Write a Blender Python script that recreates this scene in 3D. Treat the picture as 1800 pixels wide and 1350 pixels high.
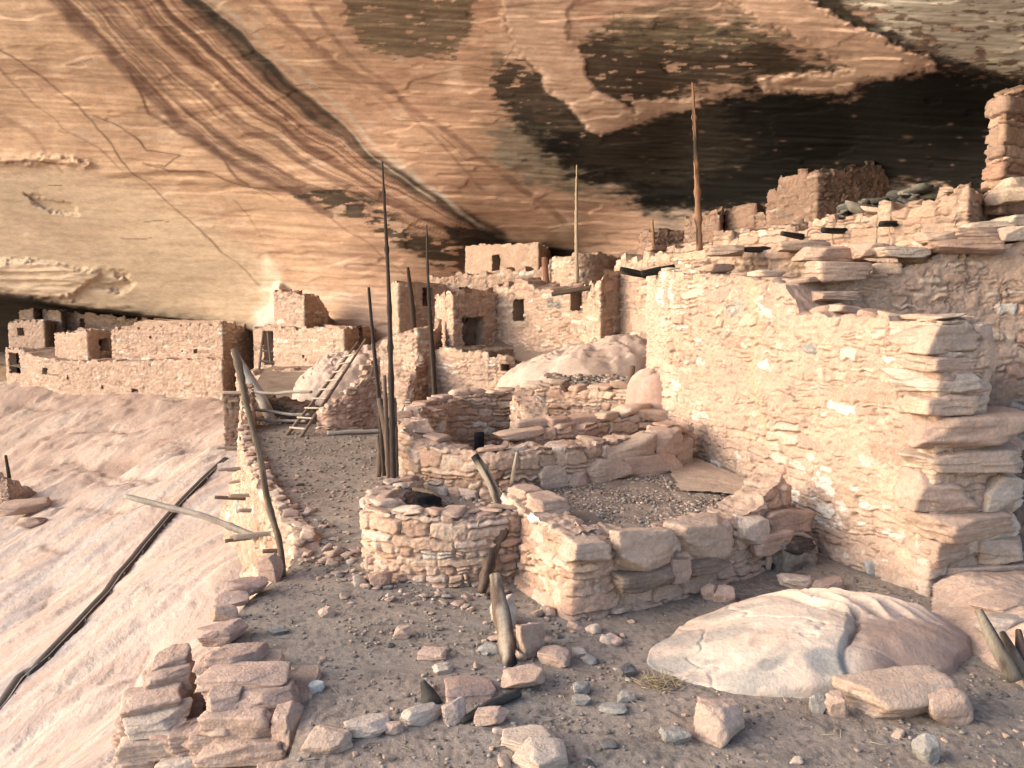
import bpy, math, random
import numpy as np
from mathutils import Vector

for o in list(bpy.data.objects):
    bpy.data.objects.remove(o)
scene = bpy.context.scene
col_root = scene.collection

# ------------------------------------------------------------------ camera
EYE = 2.8
PITCH = math.radians(5.5)
FPX = 1400.0
cam_d = bpy.data.cameras.new("camera")
cam = bpy.data.objects.new("camera", cam_d)
col_root.objects.link(cam)
cam.location = (0, 0, EYE)
cam.rotation_euler = (math.radians(90) - PITCH, 0, 0)
cam_d.lens = 28.0
cam_d.sensor_width = 36.0
cam_d.clip_start = 0.05
cam_d.clip_end = 3000
scene.camera = cam

# ------------------------------------------------------------------ light
SUN_AZ = math.radians(-97)     # compass angle from +Y, negative = left
SUN_EL = math.radians(20)
world = bpy.data.worlds.new("World")
scene.world = world
world.use_nodes = True
wn = world.node_tree.nodes
wl = world.node_tree.links
wn.clear()
w_out = wn.new("ShaderNodeOutputWorld")
w_bg = wn.new("ShaderNodeBackground")
w_sky = wn.new("ShaderNodeTexSky")
w_sky.sky_type = 'NISHITA'
w_sky.sun_disc = False
w_sky.sun_elevation = SUN_EL
w_sky.sun_rotation = SUN_AZ
w_sky.dust_density = 3.0
w_sky.ozone_density = 0.4
w_bg.inputs[1].default_value = 0.15
wl.new(w_sky.outputs[0], w_bg.inputs[0])
wl.new(w_bg.outputs[0], w_out.inputs[0])
sun_d = bpy.data.lights.new("sun", 'SUN')
sun_d.energy = 0.75
sun_d.angle = math.radians(70)
sun_d.color = (1.0, 0.99, 0.97)
sun = bpy.data.objects.new("sun", sun_d)
col_root.objects.link(sun)
SD = Vector((math.sin(SUN_AZ) * math.cos(SUN_EL), math.cos(SUN_AZ) * math.cos(SUN_EL), math.sin(SUN_EL)))
sun.rotation_euler = SD.to_track_quat('Z', 'Y').to_euler()
scene.view_settings.view_transform = 'Standard'
scene.view_settings.look = 'None'
scene.view_settings.gamma = 1.0
scene.view_settings.exposure = 1.6
scene.cycles.max_bounces = 6
scene.cycles.diffuse_bounces = 5

# ------------------------------------------------------------------ helpers: pixels to points
cp, sp = math.cos(PITCH), math.sin(PITCH)
def ray(u, v):
    a = (u - 900) / FPX
    b = -(v - 675) / FPX
    return a, cp + b * sp, -sp + b * cp
def P(u, v, Y):
    r = ray(u, v); t = Y / r[1]
    return (r[0] * t, Y, EYE + r[2] * t)
def G(u, v, z=0.0):
    r = ray(u, v); t = (z - EYE) / r[2]
    return (r[0] * t, r[1] * t, z)
def ZZ(v, Y):
    return P(900, v, Y)[2]
def XY(u, Y, v=640):
    p = P(u, v, Y)
    return (p[0], p[1])

# ------------------------------------------------------------------ noise
def _h(i, j, k, seed):
    n = (i.astype(np.int64) * 374761393 + j.astype(np.int64) * 668265263 + k * 2147483647 + seed * 1274126177) & 0xffffffff
    n = ((n ^ (n >> 13)) * 1274126177) & 0xffffffff
    n = n ^ (n >> 16)
    return (n & 0xffffff).astype(np.float64) / float(0xffffff)
def hash2(i, j, seed):
    return _h(np.asarray(i), np.asarray(j), 0, seed)
def n2(x, y, seed=0):
    x = np.asarray(x, dtype=np.float64); y = np.asarray(y, dtype=np.float64)
    x, y = np.broadcast_arrays(x, y)
    i = np.floor(x); j = np.floor(y)
    fx = x - i; fy = y - j
    fx = fx * fx * (3 - 2 * fx); fy = fy * fy * (3 - 2 * fy)
    i = i.astype(np.int64); j = j.astype(np.int64)
    a = hash2(i, j, seed); b = hash2(i + 1, j, seed)
    c = hash2(i, j + 1, seed); d = hash2(i + 1, j + 1, seed)
    return (a * (1 - fx) + b * fx) * (1 - fy) + (c * (1 - fx) + d * fx) * fy
def fb2(x, y, seed=0, oct=4, gain=0.5):
    s = 0; a = 1; t = 0; f = 1.0
    for o in range(oct):
        s = s + a * n2(np.asarray(x) * f + o * 17.3, np.asarray(y) * f + o * 9.1, seed + o * 31)
        t += a; a *= gain; f *= 2.03
    return s / t
def n3(p, seed=0):
    i = np.floor(p); f = p - i
    f = f * f * (3 - 2 * f)
    i = i.astype(np.int64)
    out = 0
    for dz in (0, 1):
        wz = f[:, 2] if dz else 1 - f[:, 2]
        for dy in (0, 1):
            wy = f[:, 1] if dy else 1 - f[:, 1]
            for dx in (0, 1):
                wx = f[:, 0] if dx else 1 - f[:, 0]
                out = out + wx * wy * wz * _h(i[:, 0] + dx, i[:, 1] + dy, (i[:, 2] + dz) * 83492791, seed)
    return out
def fb3(p, seed=0, oct=3, gain=0.5):
    s = 0; a = 1; t = 0; f = 1.0
    for o in range(oct):
        s = s + a * n3(p * f + o * 7.7, seed + 13 * o)
        t += a; a *= gain; f *= 2.05
    return s / t
def sst(a, b, x):
    t = np.clip((x - a) / (b - a), 0, 1)
    return t * t * (3 - 2 * t)
def lin(r, g, b, k=1.0):
    def c(x):
        x = x / 255.0
        return (x / 12.92 if x <= 0.04045 else ((x + 0.055) / 1.055) ** 2.4) * k
    return np.array([c(r), c(g), c(b)])
def mixc(c, d, m):
    m = np.asarray(m)[..., None]
    return c * (1 - m) + d * m
class TPS:
    def __init__(s, pts, vals, reg=0.0):
        s.p = np.array(pts, float); n = len(s.p)
        K = s.k(np.linalg.norm(s.p[:, None] - s.p[None], axis=2)) + reg * np.eye(n)
        Pm = np.hstack([np.ones((n, 1)), s.p])
        A = np.zeros((n + 3, n + 3)); A[:n, :n] = K; A[:n, n:] = Pm; A[n:, :n] = Pm.T
        s.w = np.linalg.solve(A, np.concatenate([np.array(vals, float), np.zeros(3)]))
    def k(s, r):
        return np.where(r > 1e-9, r * r * np.log(np.maximum(r, 1e-9)), 0.0)
    def __call__(s, x, y):
        sh = np.shape(x); x = np.ravel(x); y = np.ravel(y)
        o = s.w[-3] + s.w[-2] * x + s.w[-1] * y
        for i in range(len(s.p)):
            o = o + s.w[i] * s.k(np.hypot(x - s.p[i, 0], y - s.p[i, 1]))
        return o.reshape(sh)

# ------------------------------------------------------------------ mesh building
DESAT = 0.41
def mk(name, V, F, C, mat, parent=None, smooth=True):
    """V (n,3), F list of face arrays (quads or tris), C (n,3) colours"""
    V = np.asarray(V, dtype=np.float32)
    me = bpy.data.meshes.new(name)
    me.vertices.add(len(V)); me.vertices.foreach_set("co", V.ravel())
    if isinstance(F, np.ndarray): F = [F]
    F = [np.asarray(f, dtype=np.int32) for f in F if len(f)]
    nl = sum(f.size for f in F); nf = sum(len(f) for f in F)
    me.loops.add(nl); me.polygons.add(nf)
    me.loops.foreach_set("vertex_index", np.concatenate([f.ravel() for f in F]))
    tot = np.concatenate([np.full(len(f), f.shape[1], np.int32) for f in F])
    st = np.concatenate([[0], np.cumsum(tot)[:-1]]).astype(np.int32)
    me.polygons.foreach_set("loop_start", st)
    me.polygons.foreach_set("use_smooth", np.full(nf, smooth, dtype=bool))
    me.update(calc_edges=True)
    me.validate()
    if C is not None:
        C = np.asarray(C, dtype=np.float32)
        if C.ndim == 1: C = np.tile(C, (len(V), 1))
        C = C * (1 - DESAT) + DESAT * (C @ np.array([.3, .55, .15], np.float32))[:, None]
        at = me.color_attributes.new("Col", 'FLOAT_COLOR', 'POINT')
        at.data.foreach_set("color", np.hstack([np.clip(C, 0, 1), np.ones((len(C), 1), np.float32)]).astype(np.float32).ravel())
    me.materials.append(mat)
    o = bpy.data.objects.new(name, me)
    col_root.objects.link(o)
    if parent is not None: o.parent = parent
    return o
def join(parts):
    Vs, Fs, Cs = [], [], []; n = 0
    for V, F, C in parts:
        V = np.asarray(V)
        if isinstance(F, np.ndarray): F = [F]
        C = np.asarray(C)
        if C.ndim == 1: C = np.tile(C, (len(V), 1))
        Vs.append(V); Cs.append(C)
        for f in F:
            if len(f): Fs.append(np.asarray(f) + n)
        n += len(V)
    q = [f for f in Fs if f.shape[1] == 4]; t = [f for f in Fs if f.shape[1] == 3]
    FF = []
    if q: FF.append(np.concatenate(q))
    if t: FF.append(np.concatenate(t))
    return np.concatenate(Vs), FF, np.concatenate(Cs)
def gridf(n, m, off=0, wrap=False):
    """faces for an n x m vertex grid, index = i*m+j"""
    i = np.arange(n if wrap else n - 1); j = np.arange(m - 1)
    I, J = np.meshgrid(i, j, indexing='ij'); I2 = (I + 1) % n
    return np.stack([I * m + J, I2 * m + J, I2 * m + J + 1, I * m + J + 1], -1).reshape(-1, 4) + off
def empty(name, loc=(0, 0, 0)):
    o = bpy.data.objects.new(name, None); col_root.objects.link(o)
    o.location = loc; o.empty_display_size = 0.2
    return o
def tag(o, label, cat, group=None, kind=None):
    if label: o["label"] = label
    if cat: o["category"] = cat
    if group: o["group"] = group
    if kind: o["kind"] = kind
    return o
def struct(o):
    o["kind"] = "structure"; return o

# ------------------------------------------------------------------ materials
def material(name, rough=0.92, bump=[(30, 0.5, 0.01)], var=[(6, 0.25)], stretch=(1, 1, 1), spec=0.15):
    m = bpy.data.materials.new(name); m.use_nodes = True
    nt = m.node_tree; N = nt.nodes; L = nt.links
    b = N["Principled BSDF"]
    b.inputs["Roughness"].default_value = rough
    b.inputs["Specular IOR Level"].default_value = spec
    at = N.new("ShaderNodeAttribute"); at.attribute_name = "Col"
    tc = N.new("ShaderNodeNewGeometry")
    mp = N.new("ShaderNodeMapping"); mp.inputs["Scale"].default_value = stretch
    L.new(tc.outputs["Position"], mp.inputs[0])
    c = at.outputs["Color"]
    for sc, am in var:
        n = N.new("ShaderNodeTexNoise"); n.inputs["Scale"].default_value = sc; n.inputs["Detail"].default_value = 6
        n.inputs["Roughness"].default_value = 0.65
        L.new(mp.outputs[0], n.inputs["Vector"])
        r = N.new("ShaderNodeMapRange"); r.inputs[1].default_value = 0.3; r.inputs[2].default_value = 0.7
        r.inputs[3].default_value = 1 - am; r.inputs[4].default_value = 1 + am
        L.new(n.outputs[0], r.inputs[0])
        mx = N.new("ShaderNodeVectorMath"); mx.operation = 'SCALE'
        L.new(c, mx.inputs[0]); L.new(r.outputs[0], mx.inputs["Scale"])
        c = mx.outputs[0]
    L.new(c, b.inputs["Base Color"])
    prev = None
    for sc, st, di in bump:
        n = N.new("ShaderNodeTexNoise"); n.inputs["Scale"].default_value = sc; n.inputs["Detail"].default_value = 8
        n.inputs["Roughness"].default_value = 0.6
        L.new(mp.outputs[0], n.inputs["Vector"])
        bp = N.new("ShaderNodeBump"); bp.inputs["Strength"].default_value = st; bp.inputs["Distance"].default_value = di
        L.new(n.outputs[0], bp.inputs["Height"])
        if prev: L.new(prev.outputs[0], bp.inputs["Normal"])
        prev = bp
    if prev: L.new(prev.outputs[0], b.inputs["Normal"])
    return m
M_WALL = material("sandstone_masonry", bump=[(14, 0.7, 0.03), (60, 0.6, 0.008)], var=[(5, 0.14), (40, 0.16)])
M_ROCK = material("loose_sandstone", bump=[(11, 0.7, 0.03), (50, 0.9, 0.012)], var=[(4, 0.14), (26, 0.18), (90, .12)])
M_BOULD = material("smooth_boulder", bump=[(6, 0.6, 0.03), (40, 0.8, 0.010)], var=[(3, 0.15), (18, 0.12)])
M_CLIFF = material("alcove_sandstone", bump=[(2.6, 0.45, 0.03), (9, .5, .015)], var=[(0.6, 0.08), (2.4, 0.13), (8, .08)], stretch=(0.8, 0.8, 2.6))
M_SLICK = material("slickrock", bump=[(1.6, 0.8, 0.10), (9, 0.7, 0.03)], var=[(1.0, 0.07), (9, 0.09)], stretch=(0.9, 0.5, 2.0))
M_SOIL = material("trodden_soil", bump=[(70, 0.8, 0.010)], var=[(2.2, 0.14), (60, 0.28)])
M_WOOD = material("weathered_wood", rough=0.85, bump=[(30, 0.7, 0.01)], var=[(18, 0.25)], stretch=(3, 3, 0.5))
M_METAL = material("dark_metal", rough=0.6, bump=[], var=[(8, 0.2)], spec=0.4)
M_GRASS = material("dry_grass", bump=[], var=[(20, 0.2)])

# ------------------------------------------------------------------ rocks
_cs = {}
def cubesphere(n):
    if n in _cs: return _cs[n]
    d = {}; V = []; F = []
    def idx(p):
        k = tuple(np.round(p, 5))
        if k not in d: d[k] = len(V); V.append(p)
        return d[k]
    g = np.tan(np.linspace(-1, 1, n + 1) * math.pi / 4)
    for ax in range(3):
        for s in (-1, 1):
            ids = np.zeros((n + 1, n + 1), int)
            for i in range(n + 1):
                for j in range(n + 1):
                    p = np.zeros(3); p[ax] = s; p[(ax + 1) % 3] = g[i]; p[(ax + 2) % 3] = g[j]
                    ids[i, j] = idx(p)
            for i in range(n):
                for j in range(n):
                    q = [ids[i, j], ids[i + 1, j], ids[i + 1, j + 1], ids[i, j + 1]]
                    F.append(q if s > 0 else q[::-1])
    V = np.array(V); V /= np.linalg.norm(V, axis=1)[:, None]
    _cs[n] = (V, np.array(F)); return _cs[n]
def rot(ax, ay, az):
    ca, sa, cb, sb, cc, sc = math.cos(ax), math.sin(ax), math.cos(ay), math.sin(ay), math.cos(az), math.sin(az)
    Rx = np.array([[1, 0, 0], [0, ca, -sa], [0, sa, ca]]); Ry = np.array([[cb, 0, sb], [0, 1, 0], [-sb, 0, cb]])
    Rz = np.array([[cc, -sc, 0], [sc, cc, 0], [0, 0, 1]])
    return Rz @ Ry @ Rx
def rock(c, size, r=(0, 0, 0), seed=0, col=None, n=8, p=70, cuts=18, boxy=False, rough=0.04, round_=False, facets=0.22):
    """angular sandstone block: soft convex hull of jittered planes. size = full extents"""
    if boxy: cuts, facets, p = 9, .10, 60
    rg = np.random.default_rng(seed + 1000)
    D, F = cubesphere(n)
    pl = []
    for ax in range(3):
        for s in (-1, 1):
            nn = np.zeros(3); nn[ax] = s; nn += rg.normal(0, facets, 3); nn /= np.linalg.norm(nn)
            pl.append((nn, 1.0 + rg.uniform(-0.08, 0.05)))
    for _ in range(cuts):
        nn = rg.normal(0, 1, 3); nn /= np.linalg.norm(nn)
        pl.append((nn, rg.uniform(.95, 1.34)))
    acc = 0
    for nn, dd in pl:
        acc = acc + np.maximum(D @ nn / dd, 0) ** p
    V = D * (acc ** (-1.0 / p))[:, None]
    nz = fb3(V * 1.3 + seed * 3.1, seed, 3) - 0.5
    nz2 = fb3(V * np.array([2, 2, 7.0]) + seed * 1.7, seed + 5, 3) - 0.5
    led = sst(.46, .52, n3(V * np.array([1.1, 1.1, 3.2]) + seed * 2.3, seed + 6)) - .5
    fin_ = (fb3(V * 5.5 + seed, seed + 8, 3) - .5) if n > 8 else 0
    V = V * (1 + rough * .9 * fin_ + rough * 2.0 * nz + rough * 1.4 * nz2 + rough * 1.1 * led)[:, None]
    V = V * (np.array(size) / 2)
    V = V @ rot(*r).T + np.array(c)
    if col is None: col = STONE[0]
    cn = fb3(V * 5, seed + 2, 3)[:, None]
    C = np.asarray(col) * (0.8 + 0.4 * cn)
    C = mixc(C, np.asarray(col) * 0.5 + lin(235, 205, 180, .5) * 0.5, sst(.55, .75, fb3(V * 9 + 4, seed + 3, 2)) * 0.5)
    return V, F, C

KA = 0.62   # surface colour in the picture -> albedo
STONE = [lin(226, 184, 154, KA), lin(218, 172, 140, KA), lin(230, 196, 166, KA), lin(210, 158, 128, KA), lin(224, 178, 140, KA), lin(206, 166, 142, KA)]
GREYS = [lin(150, 145, 142, KA), lin(170, 162, 155, KA), lin(120, 118, 118, KA)]
WHITE = lin(240, 224, 206, KA)
MUD = lin(216, 172, 140, KA)
MUD_PINK = lin(206, 155, 128, KA)
SOIL = lin(166, 148, 132, KA)

# ------------------------------------------------------------------ masonry
def masonry(s, z, seed, ch=0.10, sw=0.26, warp=0.025, prot=0.05, mud=0.35, rr=0.02, var=1.0, pal=None, mudcol=None, white=0.06, grey=0.012, patch=0.3):
    """displacement and colour of coursed rubble at wall coordinates s, z"""
    rg = np.random.default_rng(seed)
    ws = s + warp * 3 * (fb2(s / .5, z / .35, seed + 1, 2) - .5) + warp * 1.5 * (n2(s / .09, z / .07, seed + 2) - .5)
    wz = z + warp * 3.2 * (fb2(s / .8, z / .5, seed + 3, 2) - .5) + warp * 1.2 * (n2(s / .08, z / .08, seed + 4) - .5)
    lo = wz.min() - 0.3; hi = wz.max() + 0.4
    nn = int((hi - lo) / (ch * 0.5)) + 8
    ed = lo + np.cumsum(ch * np.exp(rg.normal(0, 0.38, nn)))
    ed = np.concatenate([[lo - 0.2], ed])
    ci = np.clip(np.searchsorted(ed, wz) - 1, 0, len(ed) - 2)
    fz = wz - ed[ci]; H = ed[ci + 1] - ed[ci]
    wc = sw * np.exp(rg.normal(0, 0.3, len(ed))) * np.clip((ed[np.minimum(np.arange(len(ed)) + 1, len(ed) - 1)] - ed) / ch, .6, 1.6)
    off = rg.uniform(0, 5, len(ed))
    W = wc[ci]
    t = (ws + off[ci]) / W
    k = np.floor(t)
    J = lambda kk: 0.62 * (hash2(kk.astype(np.int64), ci, seed + 9) - 0.5)
    left = k + J(k); k = np.where(t < left, k - 1, k)
    right = k + 1 + J(k + 1); k = np.where(t >= right, k + 1, k)
    left = k + J(k); right = k + 1 + J(k + 1)
    ki = k.astype(np.int64)
    r1 = hash2(ki, ci, seed + 21); r2 = hash2(ki, ci, seed + 22); r3 = hash2(ki, ci, seed + 23); r4 = hash2(ki, ci, seed + 24); r5 = hash2(ki, ci, seed + 25)
    dx = np.minimum(t - left, right - t) * W
    dz = np.minimum(fz, H - fz)
    r6 = hash2(ki, ci, seed + 26); r7 = hash2(ki, ci, seed + 27)
    spl = H * (.35 + .3 * r7)
    dsp = r6 < .42
    up = dsp & (fz > spl)
    dz = np.where(dsp, np.minimum(dz, np.abs(fz - spl)), dz)
    r1 = np.where(up, np.mod(r1 + .37, 1), r1); r2 = np.where(up, np.mod(r2 + .41, 1), r2); r5 = np.where(up, np.mod(r5 + .53, 1), r5)
    slant = (r5 - .5) * 0.5
    dx = dx + slant * (fz - H / 2) * 0.3
    dx = np.maximum(dx, 0)
    e = dx * dz / (dx + dz + 1e-5)
    prof = sst(0.0, rr, e)
    tilt = (r3 - .5) * 1.0 * (fz / H - .5) + (r4 - .5) * 0.8 * ((t - left) / (right - left) - .5)
    det = fb2(s / .05, z / .035, seed + 6, 3) - .5
    hst = prof * prot * (0.35 + 0.9 * r1 + 0.6 * tilt) + det * prot * 0.42
    lowm = fb2(s / .7, z / .6, seed + 7, 3)
    hmud = prot * (mud + patch * 2.2 * (lowm - .5)) + (fb2(s / .07, z / .05, seed + 8, 5) - .5) * prot * 1.1
    m = sst(-0.006, 0.006, hst - hmud)
    disp = np.maximum(hst, hmud)
    crk = sst(.009, .002, e) * sst(.45, .6, fb2(s / .25, z / .2, seed + 14, 3))
    disp = disp - crk * prot * .55
    disp = disp + 0.05 * (fb2(s / 1.3, z / 1.1, seed + 10, 2) - .5)
    pal = np.array(pal if pal is not None else STONE)
    ix = np.minimum((r2 * len(pal)).astype(int), len(pal) - 1)
    C = pal[ix] * (0.87 + 0.26 * r5)[..., None]
    C = np.where((r4 < white)[..., None], WHITE * (0.9 + .1 * r1)[..., None], C)
    C = np.where((r4 > 1 - grey)[..., None], GREYS[0] * (0.8 + .5 * r1)[..., None], C)
    C = C * (0.86 + 0.28 * fb2(s / .06, z / .03, seed + 11, 3))[..., None]
    mc = np.asarray(mudcol if mudcol is not None else MUD) * (0.82 + 0.36 * fb2(s / .5, z / .4, seed + 12, 4))[..., None]
    C = mc * (1 - m)[..., None] + C * m[..., None]
    return disp, C

def catmull(pts, n=12):
    p = np.array(pts, float); q = np.vstack([2 * p[0] - p[1], p, 2 * p[-1] - p[-2]])
    out = []
    for i in range(1, len(q) - 2):
        for t in np.linspace(0, 1, n, endpoint=False):
            a, b, c, d = q[i - 1], q[i], q[i + 1], q[i + 2]
            out.append(0.5 * (2 * b + (c - a) * t + (2 * a - 5 * b + 4 * c - d) * t * t + (3 * b - a - 3 * c + d) * t ** 3))
    out.append(p[-1]); return np.array(out)
def resample(p, n):
    d = np.concatenate([[0], np.cumsum(np.linalg.norm(np.diff(p, axis=0), axis=1))])
    s = np.linspace(0, d[-1], n)
    return np.stack([np.interp(s, d, p[:, k]) for k in range(2)], 1), s, d[-1]
def offset_poly(p, t):
    """offset polyline to the back (left of travel) by t with mitres"""
    d = np.diff(p, axis=0); d /= np.linalg.norm(d, axis=1)[:, None]
    nb = np.stack([-d[:, 1], d[:, 0]], 1)
    out = np.zeros_like(p)
    for i in range(len(p)):
        if i == 0: out[i] = p[i] + nb[0] * t
        elif i == len(p) - 1: out[i] = p[i] + nb[-1] * t
        else:
            m = nb[i - 1] + nb[i]; m /= np.linalg.norm(m)
            out[i] = p[i] + m * t / max(0.45, m @ nb[i])
    return out
class Wall:
    pass
def wall(name, path, thick, z0, top, res=0.03, seed=1, smooth=False, rag=0.05, ragw=0.22, batter=0.0, opens=(), parent=None, mat=None,
         caprough=0.03, capcol=None, capstones=0, capsize=(0.28, 0.22, 0.08), roof=False, back=None, tint=None, tintfn=None, flare=None, **mk_args):
    """masonry wall whose front face follows path (left to right as seen from its front).
    opens: (side 'f'/'r'/'l', s centre, z centre, width, height, kind)"""
    fp = np.array(path, float)
    if smooth: fp = catmull(fp)
    bp_ = np.array(back, float) if back is not None else offset_poly(fp, thick)
    if back is not None and smooth: bp_ = catmull(bp_)
    L = np.linalg.norm(np.diff(fp, axis=0), axis=1).sum()
    n = max(4, int(L / res) + 1)
    # resample both with the same parameter
    d = np.concatenate([[0], np.cumsum(np.linalg.norm(np.diff(fp, axis=0), axis=1))]) / L
    fr = np.linspace(0, 1, n)
    db = d if len(bp_) == len(fp) else np.linspace(0, 1, len(bp_))
    F_ = np.stack([np.interp(fr, d, fp[:, k]) for k in range(2)], 1)
    B_ = np.stack([np.interp(fr, db, bp_[:, k]) for k in range(2)], 1)
    wid = np.linalg.norm(F_[0] - B_[0])
    m = max(3, int(wid / res))
    te = np.linspace(0, 1, m + 2)[1:-1, None]
    Rr = F_[-1] * (1 - te) + B_[-1] * te
    Ll = B_[0] * (1 - te) + F_[0] * te
    ring = np.vstack([F_, Rr, B_[::-1], Ll])
    par = np.concatenate([fr, np.ones(m), fr[::-1], np.zeros(m)])
    N = len(ring)
    nx = np.roll(ring, -1, 0) - ring
    ln = np.linalg.norm(nx, axis=1)
    S = np.concatenate([[0], np.cumsum(ln)[:-1]])
    tg = nx / np.maximum(ln, 1e-9)[:, None]
    kk = max(1, int(0.05 / res))
    ts = sum(np.roll(tg, q, 0) for q in range(-kk, kk + 1)) + np.roll(tg, kk + 1, 0)
    ts /= np.maximum(np.linalg.norm(ts, axis=1), 1e-9)[:, None]
    nor = np.stack([ts[:, 1], -ts[:, 0]], 1)
    tp = np.array(top, float); zb = np.array(z0, float) if np.ndim(z0) else np.array([[0, z0], [1, z0]], float)
    ztop = np.interp(par, tp[:, 0], tp[:, 1])
    if rag:
        gs = par * L
        kq = np.floor(gs / ragw + 0.35 * (n2(gs / .3, 0, seed) - .5)).astype(np.int64)
        ztop = ztop + rag * 2 * (hash2(kq, kq * 0 + (np.arange(N) > n + m / 2) * 3, seed + 77) - 0.5) + rag * .6 * (fb2(gs / .1, 0 * gs, seed + 3, 2) - .5)
    zbase = np.interp(par, zb[:, 0], zb[:, 1])
    nz = max(3, int((ztop - zbase).max() / res) + 1)
    jz = np.linspace(0, 1, nz)
    Z = zbase[:, None] + (ztop - zbase)[:, None] * jz[None]
    SS = np.repeat(S[:, None], nz, 1)
    disp, C = masonry(SS, Z, seed, **mk_args)
    hgt = Z - zbase[:, None]
    fl = 0
    if flare: fl = flare[0] * np.exp(-hgt / flare[1])
    D = disp - batter * hgt + fl
    # roll the top edge in a little
    D = D - 0.03 * sst(0.92, 1.0, jz)[None]
    Vx = ring[:, None, 0] + nor[:, None, 0] * D
    Vy = ring[:, None, 1] + nor[:, None, 1] * D
    V = np.stack([Vx, Vy, Z], -1)
    if tint is not None: C = C * np.array(tint)
    if tintfn is not None: C = tintfn(C, V)
    Vf = V.reshape(-1, 3); Cf = C.reshape(-1, 3)
    Fq = gridf(N, nz, wrap=True)
    # openings
    seglen = L
    side0 = {'f': 0.0, 'r': S[n - 1], 'b': S[n + m - 1], 'l': S[2 * n + m - 1]}
    fcs = SS.ravel()[Fq].mean(1); fcz = Z.ravel()[Fq].mean(1)
    keep = np.ones(len(Fq), bool)
    frames = []
    for (sd, sc, zc, w, h, kind) in opens:
        a = side0[sd] + sc
        jit = 0.12 * w * (n2(fcz / .07, fcs * 0 + sc, seed + 5) - .5)
        hole = (np.abs(fcs - a + jit) < w / 2) & (np.abs(fcz - zc) < h / 2)
        wrapfix = np.abs(Fq[:, 0] - Fq[:, 1]) > nz * 2
        keep &= ~(hole & ~wrapfix)
        i = int(np.argmin(np.abs(S - a)))
        frames.append((ring[i], nor[i], w, h, zc, kind))
    Fq = Fq[keep]
    # cap
    gi = np.zeros((n, m + 2), int)
    cap = np.zeros((n, m + 2, 3)); capc = np.zeros((n, m + 2, 3))
    topidx = lambda r: r * nz + nz - 1
    fi = topidx(np.arange(n)); bi = topidx(n + m + np.arange(n))[::-1]
    ri = topidx(n + np.arange(m)); li = topidx(2 * n + m + np.arange(m))[::-1]
    tt = np.linspace(0, 1, m + 2)
    cap = Vf[fi][:, None] * (1 - tt)[None, :, None] + Vf[bi][:, None] * tt[None, :, None]
    X = cap[..., 0]; Yy = cap[..., 1]
    cap[..., 2] += caprough * 3 * (fb2(X / .25, Yy / .25, seed + 40, 3) - .5) + caprough * .8 * (n2(X / .05, Yy / .05, seed + 41) - .5)
    cc = np.asarray(capcol if capcol is not None else MUD * 0.92)
    capc = cc * (0.75 + 0.5 * fb2(X / .15, Yy / .15, seed + 42, 4))[..., None]
    if tint is not None: capc = capc * np.array(tint)
    if tintfn is not None: capc = tintfn(capc, cap)
    cap[:, 0] = Vf[fi]; cap[:, -1] = Vf[bi]; cap[-1, 1:-1] = Vf[ri]; cap[0, 1:-1] = Vf[li]
    capP = (cap.reshape(-1, 3), gridf(n, m + 2), capc.reshape(-1, 3))
    parts = [(Vf, Fq, Cf)]
    w = Wall()
    if capstones:
        rg = np.random.default_rng(seed + 500)
        for q in range(capstones):
            a = (q + rg.uniform(.2, .8)) / capstones
            i = int(a * (n - 1)); b = rg.uniform(.25, .75)
            c = cap[i, int(b * (m + 1))]
            td = F_[min(i + 1, n - 1)] - F_[max(i - 1, 0)]
            ang = math.atan2(td[1], td[0]) + rg.normal(0, .25)
            sz = np.array(capsize) * rg.uniform(.6, 1.35, 3)
            colr = STONE[rg.integers(len(STONE))] * rg.uniform(.85, 1.1)
            if tint is not None: colr = colr * np.array(tint)
            parts.append(rock((c[0], c[1], c[2] + sz[2] * .3), sz, (rg.normal(0, .1), rg.normal(0, .1), ang), seed * 7 + q, colr, n=8, rough=.03, boxy=True))
    mat = mat or M_WALL
    if roof:
        root = empty(name, (float(F_[:, 0].mean()), float(F_[:, 1].mean()), 0.0)) if parent is None else parent
        inv = root.matrix_world
        base = np.array(root.location)
        V_, FF, CC = join(parts)
        w.body = mk("wall", V_ - base, FF, CC, mat, root)
        w.roof = mk("roof", capP[0] - base, capP[1], capP[2], mat, root)
        w.obj = root; w.base = base
        host = root
    else:
        parts.append(capP)
        V_, FF, CC = join(parts)
        w.obj = mk(name, V_, FF, CC, mat, parent); w.base = np.zeros(3); host = w.obj
    # reveals of the openings
    for (pt, nr, ww, hh, zc, kind) in frames:
        t = np.array([-nr[1], nr[0]]); dep = min(0.35, thick * 0.9)
        k2 = 6
        loop = []
        for (sx, sz) in [(-1, -1), (1, -1), (1, 1), (-1, 1)]:
            loop.append((sx, sz))
        lp = []
        for q in range(4):
            a = np.array(loop[q]); b = np.array(loop[(q + 1) % 4])
            for e in range(k2): lp.append(a + (b - a) * e / k2)
        lp = np.array(lp)
        dd = np.linspace(-0.03, dep, 5)
        VV = []
        for i_, (sx, sz) in enumerate(lp):
            for q, de in enumerate(dd):
                jx = 1 + 0.05 * math.sin(i_ * 2.1 + q * 1.3)
                xy = pt - nr * de + t * sx * ww / 2 * 1.04 * jx
                VV.append((xy[0], xy[1], zc + sz * hh / 2 * 1.03 * jx))
        VV = np.array(VV)
        f = gridf(len(lp), 5, wrap=True)[:, ::-1]
        cl = np.asarray(MUD) * 0.8 if tint is None else np.asarray(MUD) * 0.8 * np.array(tint)
        ob = mk(kind, VV - w.base, f, np.tile(cl, (len(VV), 1)), mat, host)
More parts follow.
